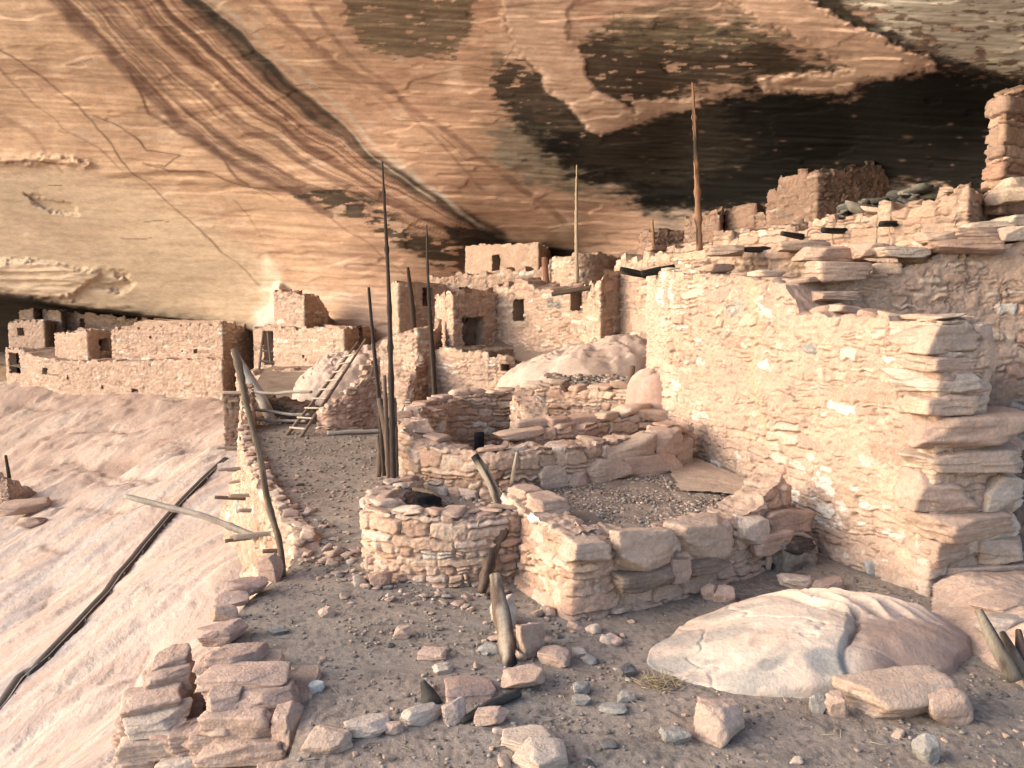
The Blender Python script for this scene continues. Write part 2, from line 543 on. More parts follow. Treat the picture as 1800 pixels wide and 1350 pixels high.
        if hh > 0.3:
            a = pt - nr * 0.05 - t * ww * 0.68; b = pt - nr * 0.05 + t * ww * 0.68
            zt = zc + hh / 2 + 0.03
            tv = tube([(a[0], a[1], zt), (b[0], b[1], zt + .01)], [.035, .03], 7, 3, lin(120, 85, 65, .6))
            mk("lintel", tv[0] - w.base, tv[1], tv[2], M_WOOD, ob)
    w.V = V; w.S = S; w.ring = ring; w.cap = cap; w.n = n; w.m = m
    return w

# ------------------------------------------------------------------ wood
def tube(pts, radii, ns=14, seed=0, col=None, knots=0, wob=0.0, per=0.06, col2=None, burn=None):
    p = np.array(pts, float)
    r = np.array(radii, float)
    d = np.concatenate([[0], np.cumsum(np.linalg.norm(np.diff(p, axis=0), axis=1))]); L = d[-1]
    n = max(3, int(L / per) + 1)
    s = np.linspace(0, L, n)
    if len(p) > 2:
        pc = catmull3(p, 10); dc = np.concatenate([[0], np.cumsum(np.linalg.norm(np.diff(pc, axis=0), axis=1))])
        c = np.stack([np.interp(s / L * dc[-1], dc, pc[:, k]) for k in range(3)], 1)
    else:
        c = np.stack([np.interp(s, d, p[:, k]) for k in range(3)], 1)
    rr = np.interp(s, np.linspace(0, L, len(r)), r)
    rg = np.random.default_rng(seed)
    if wob:
        for k in range(3):
            c[:, k] += wob * (fb2(s / 0.6, s * 0 + k * 3.3, seed + k, 2) - .5) * 2 * np.sin(np.clip(s / L, 0, 1) * math.pi)
    rr = rr * (0.9 + 0.2 * n2(s / .12, s * 0, seed + 8))
    for _ in range(knots):
        k0 = rg.uniform(.05, .95) * L
        rr = rr * (1 + 0.28 * np.exp(-((s - k0) / .022) ** 2))
    tg = np.gradient(c, axis=0); tg /= np.linalg.norm(tg, axis=1)[:, None]
    ref = np.array([0, 0, 1.0]) if abs(tg[:, 2]).mean() < .8 else np.array([0, 1.0, 0])
    a = np.cross(tg, ref); a /= np.linalg.norm(a, axis=1)[:, None]
    b = np.cross(tg, a)
    th = np.linspace(0, 2 * math.pi, ns, endpoint=False)
    TH, SSS = np.meshgrid(th, s)
    rad = rr[:, None] * (0.84 + 0.24 * n2(TH * 1.6, SSS / .8, seed + 4) + .14 * n2(TH * 3.8, SSS / 1.2, seed + 6))
    V = c[:, None] + a[:, None] * (np.cos(TH) * rad)[..., None] + b[:, None] * (np.sin(TH) * rad)[..., None]
    base = np.asarray(col if col is not None else lin(150, 115, 85, .6))
    cn = fb2(TH * 2.5, SSS / .5, seed + 9, 3)
    C = base * (0.65 + 0.7 * cn)[..., None]
    if col2 is not None: C = mixc(C, np.asarray(col2) * (0.7 + .6 * cn)[..., None], sst(.45, .62, fb2(TH * 1.2, SSS / .35, seed + 10, 3)))
    if burn:
        mb = sst(burn[1], burn[0], SSS / L + .2 * (cn - .5))
        C = mixc(C, np.array([.012, .011, .011]) * (0.6 + cn)[..., None], mb)
    V = V.reshape(-1, 3); C = C.reshape(-1, 3)
    F = gridf(n, ns)
    jn = np.arange(n - 1)
    wr = np.stack([jn * ns + ns - 1, (jn + 1) * ns + ns - 1, (jn + 1) * ns, jn * ns], 1)
    V = np.vstack([V, c[0] - tg[0] * rr[0] * .15, c[-1] + tg[-1] * rr[-1] * .15]); C = np.vstack([C, C[:1] * .8, C[-1:] * .8])
    i = np.arange(ns); j = (i + 1) % ns
    t1 = np.stack([np.full(ns, n * ns), i, j], 1)
    t2 = np.stack([np.full(ns, n * ns + 1), (n - 1) * ns + j, (n - 1) * ns + i], 1)
    return V, [np.vstack([F, wr]), np.vstack([t1, t2])], C
def catmull3(pts, n=10):
    p = np.array(pts, float); q = np.vstack([2 * p[0] - p[1], p, 2 * p[-1] - p[-2]])
    out = []
    for i in range(1, len(q) - 2):
        for t in np.linspace(0, 1, n, endpoint=False):
            a, b, c, d = q[i - 1], q[i], q[i + 1], q[i + 2]
            out.append(0.5 * (2 * b + (c - a) * t + (2 * a - 5 * b + 4 * c - d) * t * t + (3 * b - a - 3 * c + d) * t ** 3))
    out.append(p[-1]); return np.array(out)
def lump(P0, P1, width, height, seed, col, n=150, m=90, shape=None, colfn=None, big=.35, small=.12, crack=.10):
    """half buried boulder as a dome over a plan ellipse between P0 and P1 (xyz base points)"""
    P0 = np.array(P0, float); P1 = np.array(P1, float)
    a = np.linspace(0, 2 * math.pi, n, endpoint=False); r = np.linspace(0, 1, m)
    R, A = np.meshgrid(r, a)
    ax = (P1 - P0) / 2; L = np.linalg.norm(ax[:2]); ex = ax[:2] / L; ey = np.array([-ex[1], ex[0]])
    lu = R * np.cos(A); lv = R * np.sin(A)
    edge = 1 + 0.22 * (fb2(np.cos(A) * 1.6 + 5, np.sin(A) * 1.6 + 5, seed, 3) - .5)
    lu2 = np.sign(lu) * np.abs(lu) * edge; lv2 = lv * edge
    cx = (P0[0] + P1[0]) / 2; cy = (P0[1] + P1[1]) / 2
    zb = P0[2] + (P1[2] - P0[2]) * (lu2 + 1) / 2
    X = cx + ex[0] * lu2 * L + ey[0] * lv2 * width / 2
    Y = cy + ex[1] * lu2 * L + ey[1] * lv2 * width / 2
    H = np.sqrt(np.clip(1 - R ** 2.6, 0, 1))
    if shape is not None: H = H * shape(lu, lv)
    Z = zb + height * H + height * big * (fb2(X / .5 + seed, Y / .5, seed + 1, 3) - .5) * np.sqrt(H) - height * crack * np.exp(-((fb2(X / 1.1 + seed, (Y + height * H) / .7, seed + 7, 4) - .5) / .010) ** 2) + height * small * (fb2(X / .12, Y / .12, seed + 2, 3) - .5)
    Z = Z - 0.12 * sst(.93, 1, R)
    V = np.stack([X, Y, Z], -1)
    C = np.asarray(col) * (0.8 + 0.4 * fb2(X / .3, (Y + Z) / .3, seed + 3, 4))[..., None]
    if colfn is not None: C = colfn(C, lu, lv, X, Y, Z)
    return V.reshape(-1, 3), gridf(n, m, wrap=True), C.reshape(-1, 3)
# ================================================================== SETTING
def sdf(poly, x, y):
    """signed distance to polygon, negative inside"""
    poly = np.array(poly, float); d = np.full(x.shape, 1e9); ins = np.zeros(x.shape, bool)
    for i in range(len(poly)):
        a = poly[i]; b = poly[(i + 1) % len(poly)]
        e = b - a; wx = x - a[0]; wy = y - a[1]
        t = np.clip((wx * e[0] + wy * e[1]) / (e @ e + 1e-9), 0, 1)
        d = np.minimum(d, np.hypot(wx - e[0] * t, wy - e[1] * t))
        c = ((a[1] > y) != (b[1] > y))
        xc = a[0] + (y - a[1]) * (b[0] - a[0]) / (b[1] - a[1] + 1e-12)
        ins ^= c & (x < xc)
    return np.where(ins, -d, d)
def pdist(line, x, y):
    """distance to polyline and position along it 0..1"""
    l = np.array(line, float); sg = np.linalg.norm(np.diff(l, axis=0), axis=1); cum = np.concatenate([[0], np.cumsum(sg)])
    d = np.full(x.shape, 1e9); u = np.zeros(x.shape)
    for i in range(len(l) - 1):
        a = l[i]; e = l[i + 1] - a
        wx = x - a[0]; wy = y - a[1]
        t = np.clip((wx * e[0] + wy * e[1]) / (e @ e + 1e-9), 0, 1)
        q = np.hypot(wx - e[0] * t, wy - e[1] * t)
        m = q < d
        d = np.where(m, q, d); u = np.where(m, (cum[i] + t * sg[i]) / cum[-1], u)
    return d, u

# ---- the alcove: a hollow shell seen from inside, its own surface coordinates are (A, B)
ctl = [(-500,-900,15),(300,-900,9.5),(900,-900,6.5),(1800,-900,4.6),(2600,-900,4),
 (-500,-400,24),(300,-400,15),(900,-400,10.5),(1800,-400,7),(2600,-400,5.5),
 (-500,0,34),(0,0,26),(300,0,22),(600,0,18.5),(900,0,15.8),(1300,0,12.8),(1800,0,9.8),(2600,0,7.5),
 (-500,250,40),(0,200,33),(300,200,28.5),(600,200,24),(900,200,20),(1100,180,17.6),(1300,120,14.4),(1600,100,11.8),(1800,100,10.9),
 (0,400,38.5),(300,400,34.5),(600,400,28.5),(800,400,25.8),(1000,400,24.2),
 (-500,520,44),(0,520,41.5),(200,550,40),(400,570,37),(470,480,33.5),(560,470,31),
 (1200,250,18.8),(1500,250,15.6),(1750,230,13.2),(1300,380,19.4),(1600,330,15.2),(1130,400,22.3),
 (650,560,30.2),(820,470,27.9),(1000,450,26.2),(650,700,29.5),(1000,600,26.5),(1300,500,19.5),(1600,450,15.2),(1800,400,13),(2600,400,9.5),
 (0,750,44),(400,700,40),(2600,800,9.5),(1600,760,15.5)]
ctl = np.array(ctl, float)
tps = TPS(ctl[:, :2] / 1000, np.log(ctl[:, 2]), reg=2e-4)
Ag = np.concatenate([np.linspace(-520, -20, 60, endpoint=False), np.arange(-20, 1822, 2.0), np.linspace(1824, 2600, 60)])
Bg = np.concatenate([np.linspace(-900, -14, 70, endpoint=False), np.arange(-14, 600, 2.0), np.linspace(602, 760, 30)])
A, B = np.meshgrid(Ag, Bg, indexing='ij')
Ydep = np.exp(tps(A / 1000, B / 1000))
# world position before relief
ra = (A - 900) / FPX; rb = -(B - 675) / FPX
ry = cp + rb * sp; rz = -sp + rb * cp
X0 = ra / ry * Ydep; Z0 = EYE + rz / ry * Ydep
# spalled slabs, ledges, recesses (depth steps)
wA = A + 14 * (fb2(A / 40, B / 22, 5, 3) - .5) * 2 + 5 * (fb2(A / 9, B / 7, 6, 2) - .5) * 2
wB = B + 9 * (fb2(A / 35, B / 18, 7, 3) - .5) * 2 + 4 * (fb2(A / 8, B / 6, 8, 2) - .5) * 2
T1 = [(880,-30),(1010,-30),(1000,60),(1030,110),(1040,160),(1090,185),(1125,203),(1105,222),(1060,238),(1030,225),(985,180),(930,110),(890,60)]
T2 = [(1340,140),(1400,134),(1500,124),(1480,110),(1440,90),(1400,60),(1330,40),(1250,-30),(1380,-30),(1480,40),(1560,70),(1640,108),(1640,120),(1560,137),(1512,142),(1500,160),(1430,167),(1345,162)]
T3 = [(1120,182),(1180,168),(1236,178),(1228,196),(1170,196),(1122,210)]
d1 = sdf(T1, wA, wB); d2 = sdf(T2, wA, wB); d3 = sdf(T3, wA, wB)
st = lambda d, w=8: sst(w, -w, d)
dep = -0.09 * st(d1) - 0.17 * st(d2) - 0.09 * st(d3)
SM = [(1050,240),(1110,225),(1180,195),(1225,185),(1260,170),(1340,168),(1430,160),(1500,165),(1560,140),(1640,122),(1720,120),(1800,130),(1950,150),(1950,340),(1700,335),(1590,318),(1560,320),(1480,340),(1400,350),(1350,372),(1270,368),(1200,362),(1140,355),(1100,330),(1040,300),(980,272),(960,252),(1000,245)]
led = [(-400,278),(0,280),(110,283),(150,290)]
dl, ul = pdist(led, wA, wB); dep -= 0.3 * np.exp(-(dl / 7) ** 2)
led2 = [(165,205),(210,225),(260,262),(318,275),(290,295),(255,285),(300,303),(370,308),(440,326),(520,333),(640,340),(660,350)]
dl2, ul2 = pdist(led2, A + 3 * (n2(A / 12, B / 12, 3) - .5), B + 3 * (n2(A / 12, B / 12, 4) - .5))
above = sst(-6, 6, np.interp(A, [150, 300, 370, 440, 520, 640, 660], [310, 303, 308, 326, 333, 340, 350]) - B) * sst(140, 220, A) * sst(700, 640, A)
dep -= 0.22 * above * np.exp(-np.maximum(0, np.interp(A, [150, 300, 370, 440, 520, 640, 660], [310, 303, 308, 326, 333, 340, 350]) - B) / 40)
LB = [(-500,455),(60,460),(140,475),(205,480),(235,495),(140,505),(125,525),(-500,505)]
dlb = sdf(LB, wA, wB); lb = st(dlb, 6)
dep -= lb * (0.25 + 0.5 * (fb2(A / 60, B / 7, 9, 3) - .3))
LC = [(170,478),(225,478),(240,500),(215,515),(150,500)]
dep += 0.4 * st(sdf(LC, wA, wB), 7)
LD = [(45,340),(130,360),(135,374),(90,372),(60,352)]
dep += 0.25 * st(sdf(LD, wA, wB), 4)
fin = [(490,505),(485,540),(440,575),(425,600),(500,620),(520,560)]
dep -= 1.2 * st(sdf(fin, A, B), 14)
rec = np.interp(A, [-500, 0, 80, 200, 330, 430, 470, 500], [505, 520, 531, 548, 564, 578, 590, 640])
dep += 5.0 * sst(-2, 9, B - rec) * sst(500, 440, A)
BT = [(-60,-10),(20,-10),(24,70),(6,90),(-60,95)]
relief = 0.5 * (fb2(X0 / 6, Z0 / 2.4, 11, 3) - .5) + (.02 + .16 * sst(.5, .7, fb2(A / 160, B / 70, 17, 3))) * (fb2(A / 90, (B - .05 * A) / 16, 12, 3) - .5) + 0.07 * (fb2(A / 110, (B - .05 * A + 10 * (fb2(A / 240, B / 120, 28, 3) - .5)) / 4.5, 13, 3) - .5)
smoothzone = st(sdf([(-500,300),(150,290),(260,340),(330,370),(440,440),(475,480),(460,520),(430,575),(-500,560)], wA, wB), 25)
relief *= (1 - 0.75 * smoothzone)
flakes = fb2(A / 34 + 9, B / 13 + 2, 15, 4)
relief += 0.05 * sst(.55, .60, fb2(A / 110, B / 24, 15, 3)) * (1 - .7 * smoothzone)
Yd = Ydep + (dep + relief) * np.clip(Ydep / 22, .45, 1.2)
tt_ = Yd / ry
CX = ra * tt_; CZ = EYE + rz * tt_
CV = np.stack([CX, Yd, CZ], -1)
# ---- mineral colour of the rock
KC = 0.80
base_l = lin(212, 166, 120, KC); base_c = lin(196, 146, 108, KC); base_r = lin(196, 150, 122, KC)
fx = sst(300, 750, A); C = mixc(np.broadcast_to(base_l, A.shape + (3,)), base_c, fx); C = mixc(C, base_r, sst(800, 1100, A))
C = mixc(C, lin(218, 176, 132, KC), sst(250, 0, B) * sst(400, -100, A) * .6)
C = mixc(C, lin(212, 182, 142, KC), smoothzone * .85)
big = fb2(A / 130, B / 60, 21, 4); C = C * (0.82 + .36 * big)[..., None]
wob = 10 * (fb2(A / 240, B / 120, 28, 3) - .5); tl = B - .05 * A + wob; lam = fb2(A / 170, tl / 9, 22, 4); lam2 = fb2(A / 90, tl / 3.2, 23, 3)
C = C * (1 + (0.46 * (lam - .5) + 0.40 * (lam2 - .5)) * (1 - .5 * smoothzone))[..., None]
C = mixc(C, lin(172, 118, 88, KC), sst(.55, .75, fb2(A / 70 + 3, B / 16, 24, 4)) * .5 * (1 - .6 * smoothzone))
C = mixc(C, lin(226, 190, 160, KC), sst(.58, .72, fb2(A / 50 + 8, B / 22, 25, 4)) * .4 * (1 - .5 * smoothzone))
# desert varnish running down the roof: coordinate w between two flow lines
g1x = [-200, 100, 240, 300, 380, 470, 520, 640, 800, 900]; g1y = [-300, 0, 140, 200, 265, 312, 334, 372, 425, 445]
g3x = [-200, 300, 430, 540, 640, 740, 880, 960]; g3y = [-500, -38, 90, 192, 265, 335, 415, 445]
fwA = A + 8 * (fb2(A / 60, B / 60, 31, 3) - .5) * 2; fwB = B + 8 * (fb2(A / 60, B / 60, 32, 3) - .5) * 2
g1 = np.interp(fwA, g1x, g1y); g3 = np.interp(fwA, g3x, g3y)
wv = (fwB - g3) / np.maximum(g1 - g3, 8)
band = sst(-.25, .02, wv) * sst(1.12, .95, wv) * sst(940, 800, A)
fine = fb2(wv * 16, B / 260 + A / 500, 33, 4); fine2 = fb2(wv * 42, B / 160, 34, 3)
C = mixc(C, lin(168, 104, 66, KC), band * (0.25 + 0.55 * sst(.75, .1, wv)) * sst(.25, .7, fine))
C = mixc(C, lin(120, 80, 60, KC), band * sst(.50, .68, fine) * .85)
C = mixc(C, lin(96, 66, 54, KC), band * sst(.55, .70, fine2) * .55)
C = mixc(C, lin(214, 170, 130, KC), band * sst(.46, .34, fine2) * .35)
def streak(line, w0, w1, colr, k, seed, soft=0.7):
    global C
    d, u = pdist(line, fwA, fwB)
    ww = (w0 + (w1 - w0) * u) * (0.65 + .7 * fb2(u * 14, u * 0, seed, 3))
    mm = sst(1.0, 1 - soft, d / ww) * k * (0.55 + .6 * fb2(A / 25, B / 25, seed + 1, 3))
    C = mixc(C, np.asarray(colr), np.clip(mm, 0, 1))
S3 = [(250,-90),(300,-38),(430,90),(540,192),(640,265),(740,335),(880,415)]
streak(S3, 26, 18, lin(70, 56, 46, KC), 1.0, 41)
streak([(330,-20),(430,75),(520,165),(590,215)], 14, 9, lin(56, 50, 44, KC), .9, 42)
streak([(370,-10),(480,92),(600,192),(690,280),(780,348),(850,400)], 8, 6, lin(196, 178, 158, KC), .8, 43, .9)
streak([(345,-20),(450,85),(575,195),(660,275),(760,352)], 4, 3, lin(200, 182, 162, KC), .6, 44, .9)
streak([(95,-5),(170,70),(240,140),(300,200),(380,265),(470,310),(525,332),(580,380)], 22, 9, lin(122, 82, 66, KC), .95, 45)
streak([(165,-10),(250,70),(345,150),(440,225),(540,290),(640,350)], 15, 8, lin(132, 88, 68, KC), .8, 46)
streak([(215,-10),(300,70),(420,165),(540,255),(680,345),(800,410)], 12, 10, lin(120, 74, 52, KC), .85, 47)
streak([(450,-10),(530,60),(590,112),(700,172),(740,202),(830,262),(905,325),(990,390)], 8, 9, lin(148, 102, 76, KC), .85, 48)
streak([(545,10),(590,75),(640,120),(690,160),(740,220),(800,285),(850,330)], 7, 5, lin(150, 104, 78, KC), .7, 49)
streak([(400,-10),(470,40),(540,85),(620,140),(700,200)], 10, 5, lin(156, 110, 82, KC), .5, 50)
streak([(0,88),(70,132),(135,180),(200,268),(270,330),(330,382),(400,450),(480,525)], 3.5, 2, lin(120, 80, 60, KC), .9, 51, .9)
streak([(-20,110),(60,180),(140,240),(220,300)], 4, 2, lin(140, 98, 72, KC), .7, 52, .9)
streak([(228,120),(248,165),(262,200),(320,228),(380,262),(420,310),(440,322)], 6, 4, lin(116, 78, 58, KC), .9, 53, .9)
streak([(470,130),(520,170),(600,230),(640,280)], 6, 4, lin(130, 84, 60, KC), .6, 54)
streak([(905,-10),(890,30),(892,60),(930,112),(985,182),(1030,236)], 9, 5, lin(126, 84, 64, KC), .95, 55, .9)
streak([(1075,20),(1080,70),(1070,95),(1090,130)], 3, 2, lin(140, 100, 80, KC), .8, 56, .9)
streak([(560,370),(600,400),(650,430),(710,480)], 3, 2, lin(140, 98, 76, KC), .8, 57, .9)
streak(led2, 2.6, 2.6, lin(100, 66, 50, KC), .85, 58, .9)
streak([(0,285),(60,286),(118,286)], 3, 2, lin(96, 64, 50, KC), .8, 59, .9)
streak([(0,200),(50,235),(110,300)], 8, 4, lin(165, 118, 84, KC), .6, 60)
rg = np.random.default_rng(77)
for q in range(46):      # little cracks
    x = rg.uniform(0, 1000); y = rg.uniform(30, 470); l_ = rg.uniform(15, 60); an = rg.normal(.1, .5)
    if q % 3: streak([(x, y), (x + l_ * .5, y + l_ * .5 * math.tan(an) * .5 + rg.normal(0, 3)), (x + l_, y + l_ * math.tan(an) * .6)], 1.9, 1.2, lin(128, 86, 64, KC), .8, 100 + q, .9)
# soot, lichen-dark patina and other dark patches
nzs = (fb2(A / 60, B / 15, 61, 5) - .5) * 2; nzf = (fb2(A / 16, B / 5, 62, 4) - .5) * 2
def soot(poly, k, colr, rough=26, soft=7, patch=0.0, seed=0):
    global C
    d = sdf(poly, A, B) - rough * .3 + nzs * rough * .8 + nzf * rough * 1.0
    mm = sst(soft, -soft, d) * k
    if patch:
        mm = mm * sst(.5 - patch * .3, .5 - patch * .3 + .08, fb2(A / 24, B / 7, 63 + seed, 5) + .10)
    mm = mm * (1 - st(d1, 3)) * (1 - st(d2, 3)) * (1 - st(d3, 3) * .9)
    cc = np.asarray(colr) * (0.35 + 1.3 * fb2(A / 90, tl / 3.0, 64 + seed, 4))[..., None]
    C = mixc(C, cc, np.clip(mm, 0, 1))
soot([(860,225),(960,235),(1010,270),(1070,300),(1100,345),(1010,330),(930,310),(880,280)], .8, lin(128, 122, 104, KC), 24, 16)
soot([(880,180),(1000,240),(1090,240),(1180,200),(1200,340),(1120,350),(1050,310),(960,270)], .85, lin(74, 70, 60, KC), 22, 12)
soot([(1060,290),(1130,350),(1150,400),(1210,410),(1240,390),(1330,385),(1370,335),(1270,330),(1150,330)], .75, lin(150, 136, 126, KC), 20, 12)
soot([(1350,330),(1560,290),(1600,320),(1760,320),(1790,380),(1560,370),(1350,390)], .8, lin(124, 108, 104, KC), 18, 12)
soot([(1005,100),(1050,60),(1120,40),(1200,40),(1290,50),(1370,75),(1395,105),(1440,116),(1495,122),(1440,130),(1370,130),(1335,142),(1290,138),(1220,152),(1190,172),(1130,186),(1080,182),(1035,150)], .92, lin(52, 46, 36, KC), 26, 14, .45, 1)
soot([(1060,40),(1200,0),(1300,10),(1400,60),(1300,75),(1100,80)], .6, lin(128, 110, 82, KC), 26, 12, .2, 2)
soot([(866,150),(895,116),(945,130),(965,165),(1005,198),(1035,238),(1000,248),(955,232),(925,215),(890,185)], .9, lin(50, 45, 38, KC), 20, 5, .6, 3)
soot(SM, .6, lin(66, 56, 46, KC), 40, 34)
soot(SM, .985, lin(20, 21, 23, KC), 26, 16)
soot([(1040,230),(1240,190),(1300,260),(1250,300),(1110,310),(1020,270)], .45, lin(84, 74, 60, KC), 30, 25)
soot([(1390,-30),(1480,25),(1560,66),(1640,102),(1720,118),(1830,135),(1980,150),(1980,-120),(1390,-120)], .75, lin(104, 100, 86, KC), 26, 10, .35, 4)
soot([(1470,-30),(1560,50),(1680,96),(1850,122),(1850,-60)], .9, lin(200, 194, 178, KC), 34, 8, .22, 5)
soot([(1400,0),(1450,-10),(1560,60),(1640,100),(1720,125),(1640,112),(1500,60)], .9, lin(48, 46, 42, KC), 14, 6)
soot([(612,-20),(822,-20),(818,66),(790,96),(700,94),(640,82),(615,40)], .85, lin(104, 88, 62, KC), 20, 5, .55, 6)
soot([(860,120),(870,95),(885,100),(880,122)], .6, lin(110, 95, 75, KC), 8, 3)
soot([(520,345),(600,338),(650,358),(700,398),(760,428),(822,432),(832,486),(790,468),(740,445),(680,415),(600,368)], .9, lin(56, 48, 38, KC), 16, 7, .1, 7)
soot([(780,395),(868,412),(905,428),(850,434),(800,425)], .9, lin(42, 38, 34, KC), 8, 4)
soot([(940,432),(1010,440),(1020,450),(960,452)], .8, lin(62, 58, 56, KC), 6, 4)
soot([(-300,508),(0,514),(80,528),(200,546),(330,562),(420,576),(420,600),(200,640),(-300,640)], .95, lin(40, 35, 31, KC), 9, 8)  # darkens the whole recess under the left overhang
soot([(250,545),(400,565),(470,560),(430,590),(330,575)], .5, lin(120, 110, 98, KC), 8, 10)
C = mixc(C, lin(228, 206, 178, KC), st(sdf([(470,445),(500,490),(490,560),(440,585),(465,520),(455,470)], wA, wB), 12) * .8)
C = mixc(C, lin(196, 184, 174, KC), st(sdf([(485,535),(440,570),(425,600),(490,600)], wA, wB), 8) * .8)
C = mixc(C, lin(214, 172, 146, KC), st(sdf([(500,500),(650,510),(800,480),(800,600),(500,600)], wA, wB), 20) * .4)
for dd in (d1, d2, d3):
    C = mixc(C, lin(210, 166, 136, KC) * (0.8 + .4 * fb2(A / 20, B / 8, 70, 4))[..., None], st(dd, 3) * .75)
    C = mixc(C, lin(232, 196, 168, KC), np.exp(-((dd + 4) / 5) ** 2) * sst(90, 150, B) * .4)
for q in range(45):      # pale scratches and flakes in the soot
    x = rg.uniform(1080, 1750); y = rg.uniform(190, 330); a_ = rg.uniform(2, 9); b_ = rg.uniform(.8, 2.4)
    mm = np.exp(-((A - x) / a_) ** 2 - ((B - y - (A - x) * .08) / b_) ** 2)
    C = mixc(C, lin(172, 132, 108, KC), mm * rg.uniform(.15, .5))
lo_ = sst(18, 4, np.abs(C).sum(-1) * 100)
nA, nB = A.shape
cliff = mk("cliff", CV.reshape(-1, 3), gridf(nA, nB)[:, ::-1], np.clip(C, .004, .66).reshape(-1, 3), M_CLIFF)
struct(cliff)
def cliff_depth(u, v):
    return float(np.exp(tps(np.array([u / 1000.0]), np.array([v / 1000.0])))[0])

# ---- slickrock slope falling away on the left
sp_pts = [(-6.4,18,-1.3),(-4.6,12.5,-1.35),(-3.1,9.3,-1.2),(-2.9,7.5,-1.0),(-2.95,6,-.9),(-3,4.5,-.8),(-3.2,2.5,-.7),
 (-6.4,9.95,-2.6),(-9.6,15,-3.2),(-15.5,24,-3.4),(-7.9,15.8,-2.4),(-5.2,10.4,-2.1),(-4.7,8.3,-2.0),(-11.5,23,-2.3),(-15.3,30.7,-1.8),(-22,34.7,-2.4),(-11,25.7,-1.6),
 (-12,31,-1.2),(-24.8,39,-1.4),(-18.2,36.4,-1.15),(-11,33,-1.0),(-8.5,22,-1.2),(-15,4,-7),(-26,14,-8.5),(-40,30,-9.5),(-40,50,-6),(-30,44,-2),(-7,3,-3.4),(-6,0,-3.2),
 (-2,15,-1.2),(0,10,-1.0),(0,4,-1.0),(-2,24,-.8),(-5,30,-.6),(-14,45,-.6),(-26,48,-.6)]
sp_pts = np.array(sp_pts)
slope = TPS(sp_pts[:, :2] / 10, sp_pts[:, 2], reg=1e-3)
def slope_z(x, y):
    return float(slope(np.array([x / 10]), np.array([y / 10]))[0])
def slope_hit(u, v):
    r = ray(u, v); lo, hi = 2.0, 70.0
    t = lo; 
    while t < hi:
        p = (r[0] * t, r[1] * t, EYE + r[2] * t)
        if p[2] < slope_z(p[0], p[1]): break
        t += 0.15
    return p

yy = np.concatenate([np.linspace(-4, 3, 20, endpoint=False), 3 * np.exp(np.linspace(0, math.log(16.5), 420))])
fr_ = np.linspace(0, 1, 330)
YY, FR = np.meshgrid(yy, fr_, indexing='ij')
XR = np.interp(yy, [-4, 5.5, 9, 18, 30, 50], [-.8, -1.0, -2.2, -4.5, -4, -4])[:, None]
XL = np.interp(yy, [-4, 5, 10, 20, 50], [-14, -14, -18, -32, -44])[:, None]
XX = XR + (XL - XR) * FR ** 1.15
SZ = slope(XX / 10, YY / 10)
sdn = np.hypot(XX, YY)
pc = XX * .83 - YY * .55; al = XX * .55 + YY * .83
SZ = SZ + 0.25 * (fb2(XX / 2.6, YY / 3.4, 81, 3) - .5) + .035 * (fb2(pc / .30, al / 1.5, 82, 4) - .5) + .018 * (fb2(pc / .08, al / .4, 83, 3) - .5)
fl = fb2(pc / .8, al / 1.6, 84, 4); SZ = SZ + .035 * sst(.5, .515, fl) + .03 * sst(.6, .61, fl)
# exfoliation ledge below the far rooms
led3 = [(-13.5,26),(-11.8,24.6),(-10.6,24.8),(-9.2,23.4),(-8,22.6)]
dq, uq = pdist(led3, XX, YY); SZ = SZ - .22 * np.exp(-(dq / .5) ** 2)
crk_ = []
for ln in ([(80,815),(130,808),(190,832),(240,840),(300,838)], [(0,735),(40,716),(95,722)], [(60,1052),(105,1028)], [(150,840),(260,846),(330,826)], [(0,985),(60,960),(120,968)], [(110,770),(180,752),(250,762)], [(250,800),(300,780),(352,776)], [(20,1110),(70,1075),(90,1030)], [(170,1280),(230,1220),(262,1150)], [(60,700),(30,720)], [(140,895),(215,905),(290,880)]):
    c_ = [slope_hit(u, v)[:2] for u, v in ln]
    d_, u_ = pdist(c_, XX + .18 * (fb2(XX / .5, YY / .5, 191, 3) - .5), YY + .3 * (fb2(XX / .5, YY / .5, 192, 3) - .5)); crk_.append(d_ / (sdn / 14))
    SZ = SZ - (.07 if len(ln) < 4 else .14) * np.exp(-(d_ / (.12 + .008 * sdn)) ** 2)
crk_ = np.min(crk_, axis=0)
flk = fb2((XX + .6 * YY) / .9, (YY - .4 * XX) / .8, 193, 4); zone = sst(16, 24, YY)
SZ = SZ + zone * (.045 * sst(.5, .53, flk) + .04 * sst(.58, .61, flk))
SC = lin(226, 194, 176, .53) * (0.92 + .16 * fb2(XX / 1.6, YY / 2.5, 85, 4))[..., None]
SC = mixc(SC, lin(228, 184, 158, .53), sst(.42, .62, fb2(pc / 1.2 + 4, al / 4, 86, 4)) * .6)
lav = sst(.32, .52, fb2(XX / 4.5 + 2, YY / 6 + 1, 88, 3)) * sst(-4.6, -7.0, XX) * sst(27, 20, YY)
SC = mixc(SC, lin(178, 172, 180, .53), sst(.42, .62, fb2(pc / .4, al / 2.2, 87, 4)) * lav * .65)
SC = mixc(SC, lin(240, 220, 204, .53), sst(.52, .70, fb2(pc / .12, al / 1.6, 89, 4)) * .55)
SC = mixc(SC, lin(198, 150, 128, .53), sst(.57, .68, fb2(pc / .16, al / 1.1, 90, 5)) * .45)
SC = mixc(SC, lin(214, 170, 146, .53), sst(18, 26, YY) * sst(.4, .6, fb2(XX / 2, YY / 3, 93, 4)) * .6)
SC = mixc(SC, lin(150, 106, 88, .53), np.exp(-(crk_ / .035) ** 2) * .7)
SC = mixc(SC, lin(158, 112, 94, .53), np.exp(-((dq - .1) / .22) ** 2) * .5)
